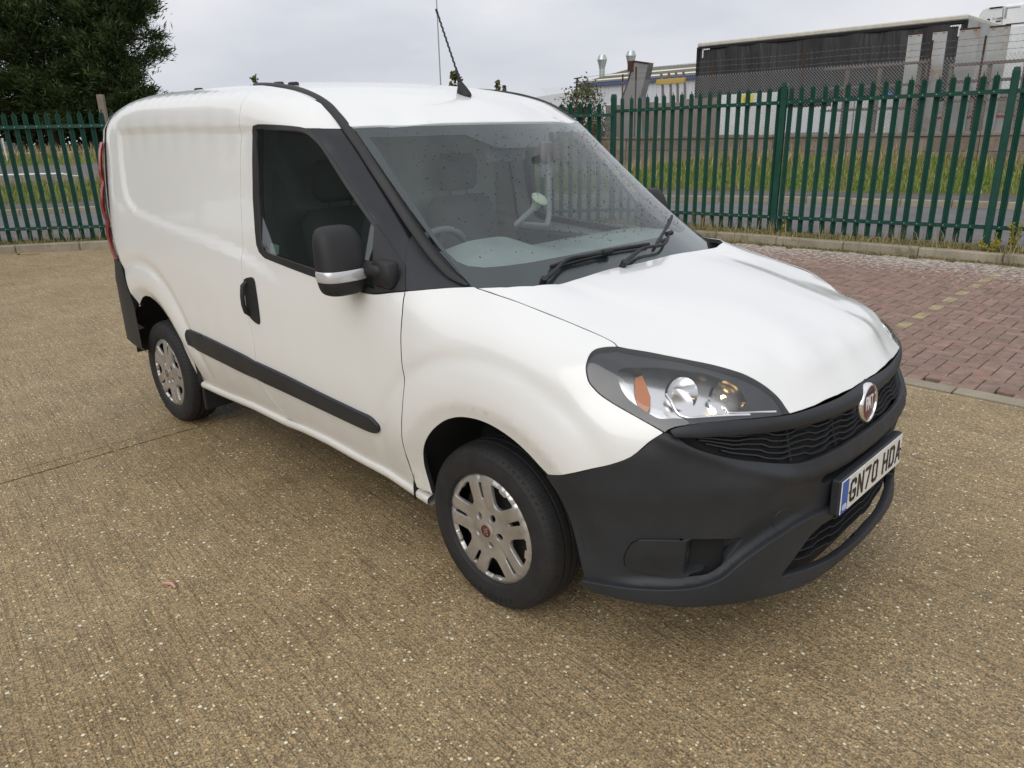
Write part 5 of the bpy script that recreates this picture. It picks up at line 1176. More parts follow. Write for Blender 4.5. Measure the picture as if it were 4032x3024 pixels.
    for d in ds:
        P=fk_off(d)
        if d>5:   # keep rows from folding: push along fixed outward directions
            P=fk_off(5)+ (np.array([-.75,.66]))*(d-5)
        for x,y in P: V.append((x,y,0))
    V=np.array(V); V[:,2]=terr_z(V[:,0],V[:,1])-.004
    for j in range(len(ds)-1):
        for i in range(n-1): F.append((j*n+i,j*n+i+1,(j+1)*n+i+1,(j+1)*n+i)); mi.append(1 if 5<=ds[j]<15 and V[j*n+i,0]<-11 else 0)
    o=meshobj('bank',V,F,None,None,True,None,[M['soil'],M['asphalt']],mi); tag(o,kind='structure')
setting()
def blades(name,pts,hmin,hmax,m,kind=True,wd=.006,lean=.35,label=None):
    rg=np.random.default_rng(len(pts)); n=len(pts); pts=np.asarray(pts,float); h=rg.uniform(hmin,hmax,n); a=rg.uniform(0,2*math.pi,n); w=wd*(.7+.6*rg.random(n)); ln=lean*rg.random(n)*h; b=rg.uniform(0,2*math.pi,n)
    dx,dy=np.cos(a)*w,np.sin(a)*w; lx,ly=np.cos(b)*ln,np.sin(b)*ln; V=np.zeros((n,5,3)); x,y,z=pts.T
    V[:,0]=np.stack([x-dx,y-dy,z],1); V[:,1]=np.stack([x+dx,y+dy,z],1); V[:,2]=np.stack([x+dx*.7+lx*.35,y+dy*.7+ly*.35,z+h*.6],1); V[:,3]=np.stack([x-dx*.7+lx*.35,y-dy*.7+ly*.35,z+h*.6],1); V[:,4]=np.stack([x+lx,y+ly,z+h],1)
    k=np.arange(n)[:,None]*5; me=bpy.data.meshes.new(name); Q=(k+[0,1,2,3]); Tn=(k+[3,2,4])
    me.vertices.add(n*5); me.vertices.foreach_set('co',V.ravel()); me.loops.add(n*7); li=np.concatenate([Q,Tn],1).ravel(); me.loops.foreach_set('vertex_index',li.astype(np.int32))
    me.polygons.add(n*2); st=np.stack([np.arange(n)*7,np.arange(n)*7+4],1).ravel(); me.polygons.foreach_set('loop_start',st.astype(np.int32)); me.update(calc_edges=True); me.materials.append(m)
    o=link(bpy.data.objects.new(name,me)); tag(o,kind='stuff' if kind else None); return o
def vegetation():
    rg=np.random.default_rng(11)
    # weeds and short grass in the strip under the fences
    P=[]
    nl=np.array([-LDIR[1],LDIR[0]])
    for _ in range(5200):
        p=L0-LDIR*4+LDIR*rg.uniform(0,13)+nl*rg.uniform(.12,.68); P.append((*p,.10))
    for _ in range(9000):
        x=rg.uniform(-6.6,2.6); P.append((x,RK(x)+rg.uniform(.12,.60),.10))
    blades('weeds',P,.02,.085,M['moss'],wd=.006,lean=1.2)
    P=[]
    for _ in range(330):
        x=rg.uniform(-6,2.2); y=RK(x)+ (rg.uniform(-.02,.06) if rg.random()<.35 else rg.uniform(.14,.5))
        for k in range(int(rg.integers(2,7))): P.append((x+rg.normal(0,.03),y+rg.normal(0,.03),.11 if y>RK(x)+.1 else .0))
    for _ in range(170):
        p=L0-LDIR*1.5+LDIR*rg.uniform(0,6)+nl*rg.uniform(.14,.6)
        for k in range(int(rg.integers(2,6))): P.append((*(p+rg.normal(0,.03,2)),.11))
    blades('tall_weeds',P,.08,.30,M['straw'],wd=.0035,lean=.9)
    P=[]
    for _ in range(2600):
        x=rg.uniform(-6,2.2); P.append((x,RK(x)-abs(rg.normal(0,.05))-.005,0))
    blades('kerb_moss',P,.012,.04,M['moss'],wd=.006,lean=1)
    # bank below the retaining wall
    def scatter(n,xr,dr):
        out=[]
        Ls=np.r_[0,np.cumsum(np.hypot(*np.diff(FK,axis=0).T))]
        while len(out)<n:
            s=rg.uniform(0,Ls[-1],n*3); x=np.interp(s,Ls,FK[:,0]);y=np.interp(s,Ls,FK[:,1]); d=rg.uniform(dr[0],dr[1],len(s)); g=np.gradient(FK,axis=0); g/=np.linalg.norm(g,axis=1)[:,None]
            gx=np.interp(s,Ls,g[:,0]);gy=np.interp(s,Ls,g[:,1]); m=(x>xr[0])&(x<xr[1]); out+=[(a-c2*b_,b2+c1*b_) for a,b2,c1,c2,b_ in zip(x[m],y[m],gx[m],gy[m],d[m])]
        Q=np.array(out[:n]); return np.concatenate([Q,terr_z(Q[:,0],Q[:,1])[:,None]-.01],1)
    A=scatter(30000,(-12,3),(1.45,3.6)); A=A[A[:,1]<17.75]; blades('bank_grass',A,.05,.17,M['grass'],wd=.010,lean=.7)
    B=scatter(7000,(-12,3),(2.7,3.9)); cl=np.sin(B[:,0]*2.1)+np.sin(B[:,0]*5.3+1)+rg.normal(0,.7,len(B)); B=B[(cl>-.3)&(B[:,1]<17.75)]; blades('dry_grass',B,.12,.42,M['straw'],wd=.007,lean=.7)
    A=scatter(9000,(-22,-11.5),(1.45,5)); blades('verge_grass',A,.08,.28,M['grass'],wd=.013,lean=.6)
    B=scatter(1500,(-22,-13),(3.2,5)); blades('seed_heads',B,.3,.75,M['straw'],wd=.006,lean=.5)
    def field(n,d0,d1):
        v=np.array([-.75,.66]); s=rg.uniform(0,1,n); base=fk_off(5); i=rg.uniform(len(FK)*.05,len(FK)*.62,n); x=np.interp(i,np.arange(len(FK)),base[:,0]);y=np.interp(i,np.arange(len(FK)),base[:,1]); d=rg.uniform(d0-5,d1-5,n); x=x+v[0]*d;y=y+v[1]*d
        return np.stack([x,y,terr_z(x,y)-.02],1)
    blades('field_grass',field(9000,15,22),.12,.35,M['grass'],wd=.03,lean=.5); blades('tall_dry_grass',field(9000,20.5,25),.35,.75,M['straw'],wd=.02,lean=.5)
vegetation()
# ---------------------------------------------------------------- palisade fences
def pale_mesh():
    # W-section pale: folded strip with a splayed triple-pointed top
    xs=(-.036,-.024,-.011,0,.011,.024,.036); ys=(.0,-.012,-.004,-.014,-.004,-.012,.0); top=(1.925,1.955,1.945,2.0,1.945,1.955,1.925); t=.003
    V=[];F=[]
    for yo in (0,t):
        for x,y,z in zip(xs,ys,top): V+=[(x,y+yo,0),(x,y+yo+(0 if abs(x)<.02 else -.004)*1,z)]
    n=7
    for i in range(n-1):
        a=i*2; F.append((a,a+2,a+3,a+1)); b=2*n+i*2; F.append((b,b+1,b+3,b+2)); F.append((a+1,a+3,b+3,b+1))
    F.append((0,1,2*n+1,2*n)); e=2*(n-1); F.append((e,2*n+e,2*n+e+1,e+1))
    me=bpy.data.meshes.new('pale'); me.from_pydata(V,[],F); me.update(); me.materials.append(M['green']); return me
def fence(name_label,a,b,za,zb,posts,n_from,n_to,group=None,pitch=.1523,hs=1.):
    """a->b base line; posts = distances along it; rails are angle irons on the yard side"""
    a=np.array(a,float);b=np.array(b,float);d=b-a;L=np.linalg.norm(d);d/=L;ang=math.atan2(d[1],d[0]); rz=lambda s:za+(zb-za)*s/L
    root=thing('palisade_fence',name_label,'fence'); me=bpy.data.meshes.get('pale') or pale_mesh(); s=n_from
    bolts=MB()
    while s<n_to:
        if min(abs(s-p) for p in posts)>.07:
            o=link(bpy.data.objects.new('pale',me),root); p=a+d*s; o.location=(p[0],p[1],rz(s)+random.uniform(-.008,.008)); o.scale=(1,1,hs); o.rotation_euler=(random.gauss(0,.004),random.gauss(0,.003),ang+random.gauss(0,.03))
            for h in (.205*hs,1.765*hs):
                q=Vector((p[0],p[1],rz(s)+h))+Vector((d[1],-d[0],0))*.050; bolts.bbox(tuple(q-Vector((.007,.007,.007))),tuple(q+Vector((.007,.007,.007))),.003)
        s+=pitch
    ob=bolts.obj('bolts',M['satin'],root); ob['kind']='stuff'
    nv=Vector((d[1],-d[0],0))          # towards the yard
    ps=sorted(posts); segs=list(zip([n_from-.1]+ps,ps+[n_to+.1]))
    for s0,s1 in segs:
        if s1-s0<.2: continue
        for h in (.18*hs,1.74*hs):
            mb=MB()
            for (u0,u1,z0,z1) in ((.016,.022,0,.048),(.016,.058,0,.006)) :
                V=[]
                for s,z_ in ((s0+.03,rz(s0)),(s1-.03,rz(s1))):
                    p=Vector((*(a+d*s),z_+h)); V+=[p+nv*u0+Vector((0,0,z0)),p+nv*u1+Vector((0,0,z0)),p+nv*u1+Vector((0,0,z1)),p+nv*u0+Vector((0,0,z1))]
                mb.add(V,[(0,1,5,4),(1,2,6,5),(2,3,7,6),(3,0,4,7),(3,2,1,0),(4,5,6,7)])
            # front web carries the bolts
            V=[]
            for s,z_ in ((s0+.03,rz(s0)),(s1-.03,rz(s1))):
                p=Vector((*(a+d*s),z_+h)); V+=[p+nv*.040,p+nv*.046,p+nv*.046+Vector((0,0,.05)),p+nv*.040+Vector((0,0,.05))]
            mb.add(V,[(0,1,5,4),(1,2,6,5),(2,3,7,6),(3,0,4,7),(3,2,1,0),(4,5,6,7)])
            mb.obj('rail',M['green'],root)
    for s in ps:
        p=a+d*s; mb=MB(); z=rz(s); w=.032
        mb.bbox((-.041,-w,0),(.041,w,2.02),.006); T=Matrix.Translation((p[0]+nv.x*.03,p[1]+nv.y*.03,z-.05))@Matrix.Rotation(ang,4,'Z')
        mb.V=[tuple(T@Vector(v)) for v in mb.V]
        top=[(-.041,-w,2.02),(.041,-w,2.02),(.041,w,2.02),(-.041,w,2.02),(-.028,-w*.9,2.075),(.028,-w*.9,2.075),(.028,w*.9,2.075),(-.028,w*.9,2.075)]
        mb.add([T@Vector(v) for v in top],[(0,1,5,4),(1,2,6,5),(2,3,7,6),(3,0,4,7),(4,5,6,7)]); mb.obj('post',M['green'],root)
    return root
RDIR=np.array([1,.06]); RDIR/=np.linalg.norm(RDIR); R0=np.array([0,8.36])
fence('green palisade fence behind the red paving, right of the van',R0+RDIR*-6.19,R0+RDIR*3.0,.12,.205,[.0,2.82,5.53,8.25],.16,9.1)
FC=R0+RDIR*-6.19; FL=np.array([-12.34,.48]); 
_d=FC-FL; _l=np.linalg.norm(_d); _d/=_l
fence('green palisade fence on the left, in front of the conifers',FC-_d*14,FC,.135,.12,[1.15,3.9,6.65,9.4,12.15],.0,13.9,pitch=.158,hs=.968)
# ---------------------------------------------------------------- behind the right fence: walled truck yard (ground about 1.25 m up)
M['blockwall']=m_stone('old_concrete_wall',(.25,.205,.17),(.17,.135,.105),2.2,(.12,.10,.05),.85,.5); M['rust']=m_stone('rusty_steel',(.085,.038,.026),(.05,.028,.022),6); M['greysteel']=m_stone('grey_galvanised_plate',(.42,.43,.42),(.34,.34,.33),2.5,(.30,.22,.16),.6,.15)
M['galv']=mat('galvanised_wire',(.36,.36,.35),.45,.6); M['wirerust']=mat('weathered_wire',(.13,.11,.10),.6,.2); M['fluemetal']=mat('galvanised_flue',(.46,.50,.49),.35,.7)
M['curtain']=None
def m_curtain():
    m=mat('black_truck_curtain',(.020,.020,.021),.5,0,.5); b=NB(m); v=b.coord('World',(1.6,1,.25)); n=b.noise(v,1.2,3,.5,1.0); b.bump(n,.6,.25); b.col(b.mix(b.ramp(b.noise(b.coord('World'),3,5,.6),(.4,0),(.7,.5)),(.020,.020,.021),(.032,.032,.033))); return m
M['curtain']=m_curtain(); M['offwhite']=m_stone('weathered_white_rail',(.68,.65,.56),(.52,.49,.41),6,None,.6,.1); M['whitebox']=m_stone('white_gel_coat',(.78,.79,.79),(.70,.71,.71),1.5,None,.35,.03)
M['shedwhite']=mat('white_cladding',(.62,.64,.66),.5); M['roofdark']=m_stone('lichened_roof_sheet',(.15,.145,.12),(.10,.095,.075),1.5,(.14,.14,.06)); M['cream']=mat('cream_rooflight',(.70,.66,.50),.5); M['navy']=mat('navy_gutter',(.02,.04,.13),.4)
M['brownframe']=m_stone('weathered_steel_frame',(.20,.165,.14),(.13,.10,.085),5); M['beige']=m_stone('beige_render_panel',(.50,.47,.38),(.40,.37,.30),3); M['yellowsteel']=mat('yellow_steel_beam',(.50,.33,.03),.5); M['bluetarp']=mat('blue_sheet',(.03,.15,.55),.4); M['redmark']=mat('red_marking',(.38,.02,.03),.4); M['concretewall']=m_stone('brown_concrete_panel',(.24,.195,.165),(.165,.135,.115),1.6,None,.85,.3)
def wall_():
    r=thing('retaining_wall','low weathered concrete wall below the chain link fence','wall',(-6,17.9,0)); 
    x=-22.
    i=0
    while x<6:
        w=.98+random.uniform(-.02,.02)
        for k,(z0,z1) in enumerate(((.45,.93),(.935,1.27))):
            mb=MB(); dy=random.uniform(-.012,.012); mb.bbox((x+.006+6,-.08+dy,z0),(x+w+6,.14+dy,z1),.010); mb.obj('block',M['blockwall'],r)
        mb=MB(); mb.bbox((x+.004+6,-.12,1.272),(x+w+6,.18,1.36+random.uniform(-.012,.012)),.014); mb.obj('coping',M['blockwall'],r); x+=w+.006
    o=meshobj('truck_yard',[(-40,18.03,1.24),(30,18.03,1.24),(30,60,1.24),(-60,60,1.24)],[(0,1,2,3)],M['path']); tag(o,kind='structure')
wall_()
def mesh_fence():
    r=thing('chain_link_fence','chain link fence with barbed wire on top of the concrete wall','fence',(-8,17.8,0))
    x0,x1,z0,z1=-15.2,3.0,1.36,2.97; p=.078; mb=MB(); hgt=z1-z0
    def seg(a,b,rr=.0030):
        a=Vector(a);b=Vector(b);t=(b-a).normalized();u=t.cross(Vector((0,1,0))).normalized()*rr;v=Vector((0,1,0))*rr
        V=[a+u,a+v,a-u,a-v,b+u,b+v,b-u,b-v]; mb.add(V,[(0,1,5,4),(1,2,6,5),(2,3,7,6),(3,0,4,7)])
    n=int((x1-x0)/p); sl=1.0
    for i in range(-int(hgt/p)-1,n+1):
        for sg in (1,-1):
            xa=x0+i*p if sg>0 else x0+i*p+hgt; xb=xa+sg*hgt; za,zb=z0,z1
            lo,hi=min(xa,xb),max(xa,xb)
            if hi<x0 or lo>x1: continue
            seg((xa+8,0.004*sg,za),(xb+8,.004*sg,zb))
    for k in range(int((x1-x0)/p)):       # knuckled selvedge
        xx=x0+k*p+8; seg((xx,0,z1-.01),(xx+.022,0,z1+.022)); seg((xx+.022,0,z1+.022),(xx+.03,0,z1-.005))
    o=mb.obj('wire_mesh',M['galv'],r); o['kind']='stuff'
    for x in (-15.2,-13.35,-12.85,-10.2,-7.6,-4.55,-3.47,-1.6,1.2):
        mb=MB(); mb.bbox((x+8-.022,.01,1.30),(x+8+.022,.022,3.38 if x>-13.3 else 3.2),.003); mb.bbox((x+8-.008,.02,1.30),(x+8+.008,.06,3.38 if x>-13.3 else 3.2),.003); mb.obj('post',M['rust'],r)
    for z in (3.06,3.2,3.34):
        mb=MB(); mb.tube([(x+8,.03,z+.012*math.sin(x*1.7)) for x in np.arange(-13.0,3.1,.5)],.0035,4)
        for x in np.arange(-13,3,.125):
            zz=z+.012*math.sin(x*1.7); seg2=[(x+8-.012,.03-.008,zz-.012),(x+8+.012,.03+.008,zz+.012)]; mb.tube(seg2,.0025,3); mb.tube([(x+8+.012,.022,zz-.012),(x+8-.012,.038,zz+.012)],.0025,3)
        mb.obj('barbed_wire',M['wirerust'],r)
    mb=MB(); mb.tube([(-15.25+8,0,2.6),(-15.15+8,0,3.2)],.03,6)
    for z in (2.92,3.05,3.18): mb.tube([(-15.3+8,0,z),(-15.0+8,0,z+.02)],.02,5)
    for z in (2.98,3.08,3.19): mb.tube([(-15.1+8,.0,z),(-12.9+8,.0,z+.08)],.004,4)
    mb.obj('end_post',M['rust'],r)
mesh_fence()
def trailer():
    r=thing('curtain_trailer','long black curtain sided trailer with white roof rail behind the wire fence','trailer',(-8.7,21,1.24))
    Y=21.0; X0,X1=-12.68,-4.76; D=3.0
    W=lambda x,y,z:(x+8.7,y-21,z-1.24)
    # curtain with soft vertical folds, built as a rippled sheet
    V=[];F=[];nx,nz=150,10
    for i in range(nx+1):
        x=X0+.06+(X1-X0-.12)*i/nx
        for k in range(nz+1):
            z=2.35+(4.00-2.35)*k/nz; f=.022*(math.sin(x*5.1+1.2*math.sin(x*1.3+z*.6)))+.018*math.sin(x*2.2+z*.9); f*=.5+.6*abs(z-2.9)
            V.append(W(x,Y-.02+f*.9,z))
    for i in range(nx):
        for k in range(nz): a=i*(nz+1)+k; F.append((a,a+nz+1,a+nz+2,a+1))
    meshobj('curtain',V,F,M['curtain'],r,True)
    mb=MB(); mb.bbox(W(X0+.02,Y+.05,2.3),W(X1-.02,Y+D,4.03),.02); mb.obj('body',M['curtain'],r)
    mb=MB(); mb.bbox(W(X0,Y-.06,4.07),W(X1,Y+D,4.20),.03); mb.obj('roof_rail',M['offwhite'],r)
    mb=MB(); mb.bbox(W(X0+.03,Y-.05,3.985),W(X1-.03,Y+.06,4.075),.015); mb.obj('curtain_pelmet',M['dark'],r)
    mb=MB(); mb.bbox(W(X1-.01,Y+.0,2.3),W(X1+.03,Y+D,4.08),.01); mb.obj('rear_panel',M['greysteel'],r)
    for xa,xb in ((X0-.02,X0+.06),(X1-.07,X1+.02)): mb=MB(); mb.bbox(W(xa,Y-.05,2.2),W(xb,Y+.05,4.07),.01); mb.obj('corner_post',M['dark'],r)
    for k in range(5):
        mb=MB(); mb.box(W(-12.46+k*.055,Y-.085,3.965),W(-12.42+k*.055,Y-.075,4.0)); mb.box(W(-5.13+k*.052,Y-.085,3.93),W(-5.09+k*.052,Y-.075,3.965)); mb.obj('reflector_mark',M['white'],r)
        mb=MB(); mb.box(W(-12.46,Y-.085,3.74+k*.05),W(-12.42,Y-.075,3.78+k*.05)); mb.box(W(-4.93,Y-.085,3.69+k*.05),W(-4.88,Y-.075,3.73+k*.05)); mb.obj('reflector_mark',M['white'],r)
    mb=MB(); mb.bbox(W(X0,Y,2.15),W(X1,Y+D,2.33),.02); mb.obj('chassis',M['dark'],r)
    for x in (-11.8,-6.9,-5.7):
        mb=MB(); mb.lathe([(0,-.12),(.3,-.12),(.48,-.10),(.5,-.06),(.5,.10),(0,.10)],20,lambda v,x=x:Vector(W(x+v[0],Y+.25+v[2],1.75+v[1]))); autosmooth(mb.obj('wheel',M['tyre'],r),40)
trailer()
def reefer():
    r=thing('fridge_trailer','tall white refrigerated trailer with cooling unit at top right','trailer',(-4,27,1.24)); W=lambda x,y,z:(x+4,y-27,z-1.24)
    mb=MB(); mb.bbox(W(-5.46,27,2.3),W(4,29.6,5.02),.05); mb.obj('body',M['whitebox'],r)
    # rounded cooling unit overhanging the front
    mb=MB(); prof=[(-6.05,4.42),(-6.13,4.62),(-6.13,4.80),(-6.05,4.93),(-5.9,4.985),(-5.50,4.965),(-5.46,4.45)]
    V=[W(x,27.05,z) for x,z in prof]+[W(x,29.3,z) for x,z in prof]; n=len(prof); mb.add(V,[tuple(range(n))[::-1],tuple(range(n,2*n))]+[(i,(i+1)%n,n+(i+1)%n,n+i) for i in range(n)]); mb.obj('cooling_unit',M['whitebox'],r)
    mb=MB(); mb.box(W(-5.86,27.02,4.95),W(-5.50,27.2,4.985)); mb.box(W(-5.88,27.03,4.60),W(-5.80,27.05,4.66)); mb.box(W(-5.62,27.03,4.55),W(-5.48,27.05,4.58)); mb.obj('vent_grille',M['dark'],r)
    mb=MB(); mb.bbox(W(-5.40,26.985,4.62),W(-5.34,26.999,4.93),.004); mb.bbox(W(-5.38,26.985,4.90),W(-5.0,26.999,4.93),.004); mb.obj('corner_trim',M['greysteel'],r)
    mb=MB(); mb.bbox(W(-5.32,26.97,4.43),W(4,26.999,4.455),.004); mb.obj('side_seam',M['dark'],r)
    mb=MB(); mb.bbox(W(-5.18,26.9,2.4),W(4,26.99,4.37),.02); mb.obj('side_door',M['whitebox'],r)
    text_mesh('unit_lettering','T-1000R',.085,.002,M['dark'],r,Matrix(((1,0,0,-5.58+4),(0,0,-1,.035),(0,1,0,4.64-1.24),(0,0,0,1))))
    mb=MB(); mb.bbox(W(-5.9,27.2,1.3),W(3.8,29.4,2.3),.05); mb.obj('chassis',M['dark'],r)
reefer()
def yard_stuff():
    # four tall grey plates leaning upright behind the fence
    L=['narrow tall grey plate standing upright, leftmost of the four','second tall grey plate from the left, rusty at the top','wide tall grey plate standing in front of the trailer rear corner','wide tall grey plate at the right, beside the white trailer']
    for (x0,x1,z0,z1),lb in zip(((-5.35,-5.04,1.25,3.64),(-4.80,-4.49,1.25,3.65),(-4.23,-3.81,1.25,3.64),(-3.61,-3.20,1.25,3.63)),L):
        r=thing('steel_plate',lb,'plate',((x0+x1)/2,18.62,1.24),0,'tall grey plates behind the chain link fence')
        w=(x1-x0)/2; mb=MB(); mb.bbox((-w,-.02,.0),(w,.03,z1-1.24),.006,0,lambda v:Vector((v[0]-.012*(v[2]-1.2),v[1],v[2]))); mb.obj('plate_sheet',M['greysteel'],r)
        mb=MB(); mb.bbox((-w-.016,-.026,z1-1.275),(w-.006,-.0,z1-1.235),.004); mb.obj('top_edge',M['rust'],r)
        for q in (-.7,-.5,.5,.7):
            mb=MB(); mb.lathe([(.010,0),(.010,-.01),(0,-.012)],8,lambda v,q=q:Vector((q*w+v[0]-.014,-.026+v[2],z1-1.30+v[1]))); mb.obj('bolt_hole',M['rust'],r)
    # steel rack with horizontal rails
    r=thing('steel_rack','brown steel rack frame left of the grey plates','rack',(-5.5,18.3,1.24)); W=lambda x,y,z:(x+5.5,y-18.3,z-1.24)
    for x in (-6.62,-5.82,-4.90,-4.72):
        mb=MB(); mb.bbox(W(x-.045,18.28,1.24),W(x+.045,18.36,2.98),.006); mb.obj('upright',M['brownframe'],r)
    for z in (1.93,2.47,2.95):
        mb=MB(); mb.bbox(W(-7.2,18.24,z-.03),W(-4.72,18.28,z+.03),.006); mb.obj('rail',M['brownframe'],r)
    r=thing('steel_rack','dark steel rack frame beside the red striped trailer at right','rack',(-3.2,18.3,1.24)); W2=lambda x,y,z:(x+3.2,y-18.3,z-1.24)
    for x in (-4.22,-3.42,-2.72,-1.5):
        mb=MB(); mb.bbox(W2(x-.04,18.30,1.24),W2(x+.04,18.38,2.86),.006); mb.obj('upright',M['brownframe'],r)
    for z in (2.05,2.47,2.84):
        mb=MB(); mb.bbox(W2(-4.25,18.26,z-.035),W2(2.5,18.30,z+.035),.006); mb.obj('rail',M['brownframe'],r)
    r=thing('flatbed_trailer','low grey flatbed body with a red stripe behind the wire fence','trailer',(-3,18.7,1.24)); W3=lambda x,y,z:(x+3,y-18.7,z-1.24)
    mb=MB(); mb.bbox(W3(-4.6,18.72,1.26),W3(2.6,19.6,1.78),.02); mb.obj('bed',M['greysteel'],r)
    mb=MB(); mb.bbox(W3(-4.55,18.70,1.66),W3(2.6,18.72,1.715),.002); mb.obj('red_stripe',M['redmark'],r)
    mb=MB(); mb.bbox(W3(-4.55,18.72,1.78),W3(2.6,18.76,2.06),.008); mb.obj('drop_side',M['greysteel'],r)
    # white cabinets
    for i,(x0,x1,lb) in enumerate(((-7.10,-6.50,'white cabinet behind the wire, left of a row of three'),(-6.47,-5.95,'white cabinet behind the wire, middle of a row of three'),(-5.92,-5.38,'white cabinet behind the wire, right of a row of three'))):
        r=thing('white_cabinet',lb,'cabinet',((x0+x1)/2,18.9,1.24),0,'white cabinets in the truck yard'); w=(x1-x0)/2
        mb=MB(); mb.bbox((-w,-.25,.1),(w,.25,.68),.012); mb.obj('lower_door',M['whitebox'],r)
        mb=MB(); mb.bbox((-w,-.25,.73),(w,.25,1.0),.012); mb.obj('upper_door',M['whitebox'],r)
        mb=MB(); mb.bbox((-w+.01,-.23,.02),(w-.01,.23,.74),.01); mb.obj('carcass',M['greysteel'],r)
    r=thing('blue_sheet','crumpled blue plastic sheet lying on a white cabinet','sheet',(-5.75,18.8,2.24)); mb=MB(); V=[];F=[]
    for i in range(9):
        for j in range(5): V.append((-.11+.22*i/8,-.1+.2*j/4,.02+.075*math.sin(i*.9)**2*math.cos((j-2)*.6)+random.uniform(0,.015)))
    for i in range(8):
        for j in range(4): a=i*5+j; F.append((a,a+5,a+6,a+1))
    meshobj('sheet',V,F,M['bluetarp'],r)
    r=thing('site_hoarding','white site panel with a yellow notice behind the wire','hoarding',(-9.5,18.8,1.24)); 
    for x0,x1 in ((-1.0,-.02),(.02,1.05)):
        mb=MB(); mb.bbox((x0,-.03,.1),(x1,.03,1.24),.008); mb.obj('panel_sheet',M['whitebox'],r)
    mb=MB(); mb.bbox((-.29,-.045,.97),(.10,-.031,1.22),.003); sg=mb.obj('notice',mat('notice_yellow',(.75,.62,.06),.5),r)
    mb=MB()
    for k in range(3): mb.box((-.20+.0*k,-.05,1.01+k*.05),(.02-.05*(k==0),-.046,1.025+k*.05))
    mb.obj('notice_print',M['dark'],sg)
    # concrete storage bays
    r=thing('concrete_bay','brown concrete panel wall of a storage bay left of the white panel','wall',(-11.8,18.9,1.24))
    for x0,x1,z in ((-1.15,.05,1.10),(.07,1.2,1.18)):
        mb=MB(); mb.bbox((x0,-.08,0),(x1,.08,z),.012); mb.obj('wall_panel',M['concretewall'],r)
    r=thing('concrete_bay','dark concrete panel wall of a storage bay under the tall chute','wall',(-14.1,19.25,1.24))
    for x0,x1,z in ((-.95,.0,1.12),(.02,1.0,1.15)):
        mb=MB(); mb.bbox((x0,-.08,0),(x1,.08,z),.012); mb.obj('wall_panel',M['concretewall'],r)
    r=thing('steel_chute','tall tapering grey steel chute with rusty rim','chute',(-13.7,19.0,1.24)); W4=lambda x,z,y:Vector((x+13.7,y,z-1.24))
    po=[(-14.2,1.28),(-13.35,1.28),(-13.50,2.56),(-13.27,3.42),(-13.24,3.58),(-13.80,3.66),(-14.0,3.0),(-14.22,2.55)]
    mb=MB(); n=len(po); V=[W4(x,z,0) for x,z in po]+[W4(x-.1,z,.45) for x,z in po]; mb.add(V,[tuple(range(n)),tuple(range(n,2*n))[::-1]]+[(i,n+i,n+(i+1)%n,(i+1)%n) for i in range(n)]); mb.obj('chute_body',m_stone('grey_chute',(.26,.255,.25),(.19,.185,.18),2),r)
    mb=MB(); mb.tube([W4(-13.22,3.55,-.02),W4(-13.80,3.66,-.02),W4(-14.02,3.0,-.02),W4(-14.24,2.5,-.02)],.025,6); mb.box(tuple(W4(-14.02,3.35,-.03)),tuple(W4(-13.80,3.67,.02))); mb.obj('rusty_rim',M['rust'],r)
    r=thing('fork_frame','yellow beam with four upright brown bars beside the black trailer','frame',(-12.35,19.0,1.24)); W5=lambda x,z,y:Vector((x+12.35,y,z-1.24))
    mb=MB(); mb.bbox(tuple(W5(-12.88,2.89,-.05)),tuple(W5(-11.85,3.05,.05)),.01); mb.obj('beam',M['yellowsteel'],r)
    for xa,xb in ((-12.78,-12.62),(-12.50,-12.30),(-12.24,-12.06),(-11.97,-11.80)):
        mb=MB(); mb.tube([W5(xa,3.22,.07),W5((xa+xb)/2,2.8,.07),W5(xb,1.3,.07)],.045,6); mb.obj('bar',M['brownframe'],r)
    r=thing('white_truck','white truck cab partly hidden at the left end of the wire fence','truck',(-16.2,20.2,1.24)); mb=MB(); pr=[(-1.6,0.3),(-1.6,.9),(-1.3,1.22),(.35,1.20),(.62,.85),(1.0,.72),(1.05,.3)]
    V=[(x,-.8,z) for x,z in pr]+[(x,.9,z) for x,z in pr]; n=len(pr); mb.add(V,[tuple(range(n)),tuple(range(n,2*n))[::-1]]+[(i,n+i,n+(i+1)%n,(i+1)%n) for i in range(n)]); mb.obj('body',M['whitebox'],r)
    mb=MB(); mb.add([(-1.2,-.81,.85),(.25,-.81,.85),(.25,-.81,1.12),(-1.15,-.81,1.12)],[(0,1,2,3)]); mb.obj('window',M['frit'],r)
    for x in (-1.0,.6):
        mb=MB(); mb.lathe([(0,-.1),(.28,-.1),(.3,-.05),(.3,.1),(0,.1)],16,lambda v,x=x:Vector((x+v[0],-.75+v[2],.3+v[1]))); mb.obj('wheel',M['tyre'],r)
yard_stuff()
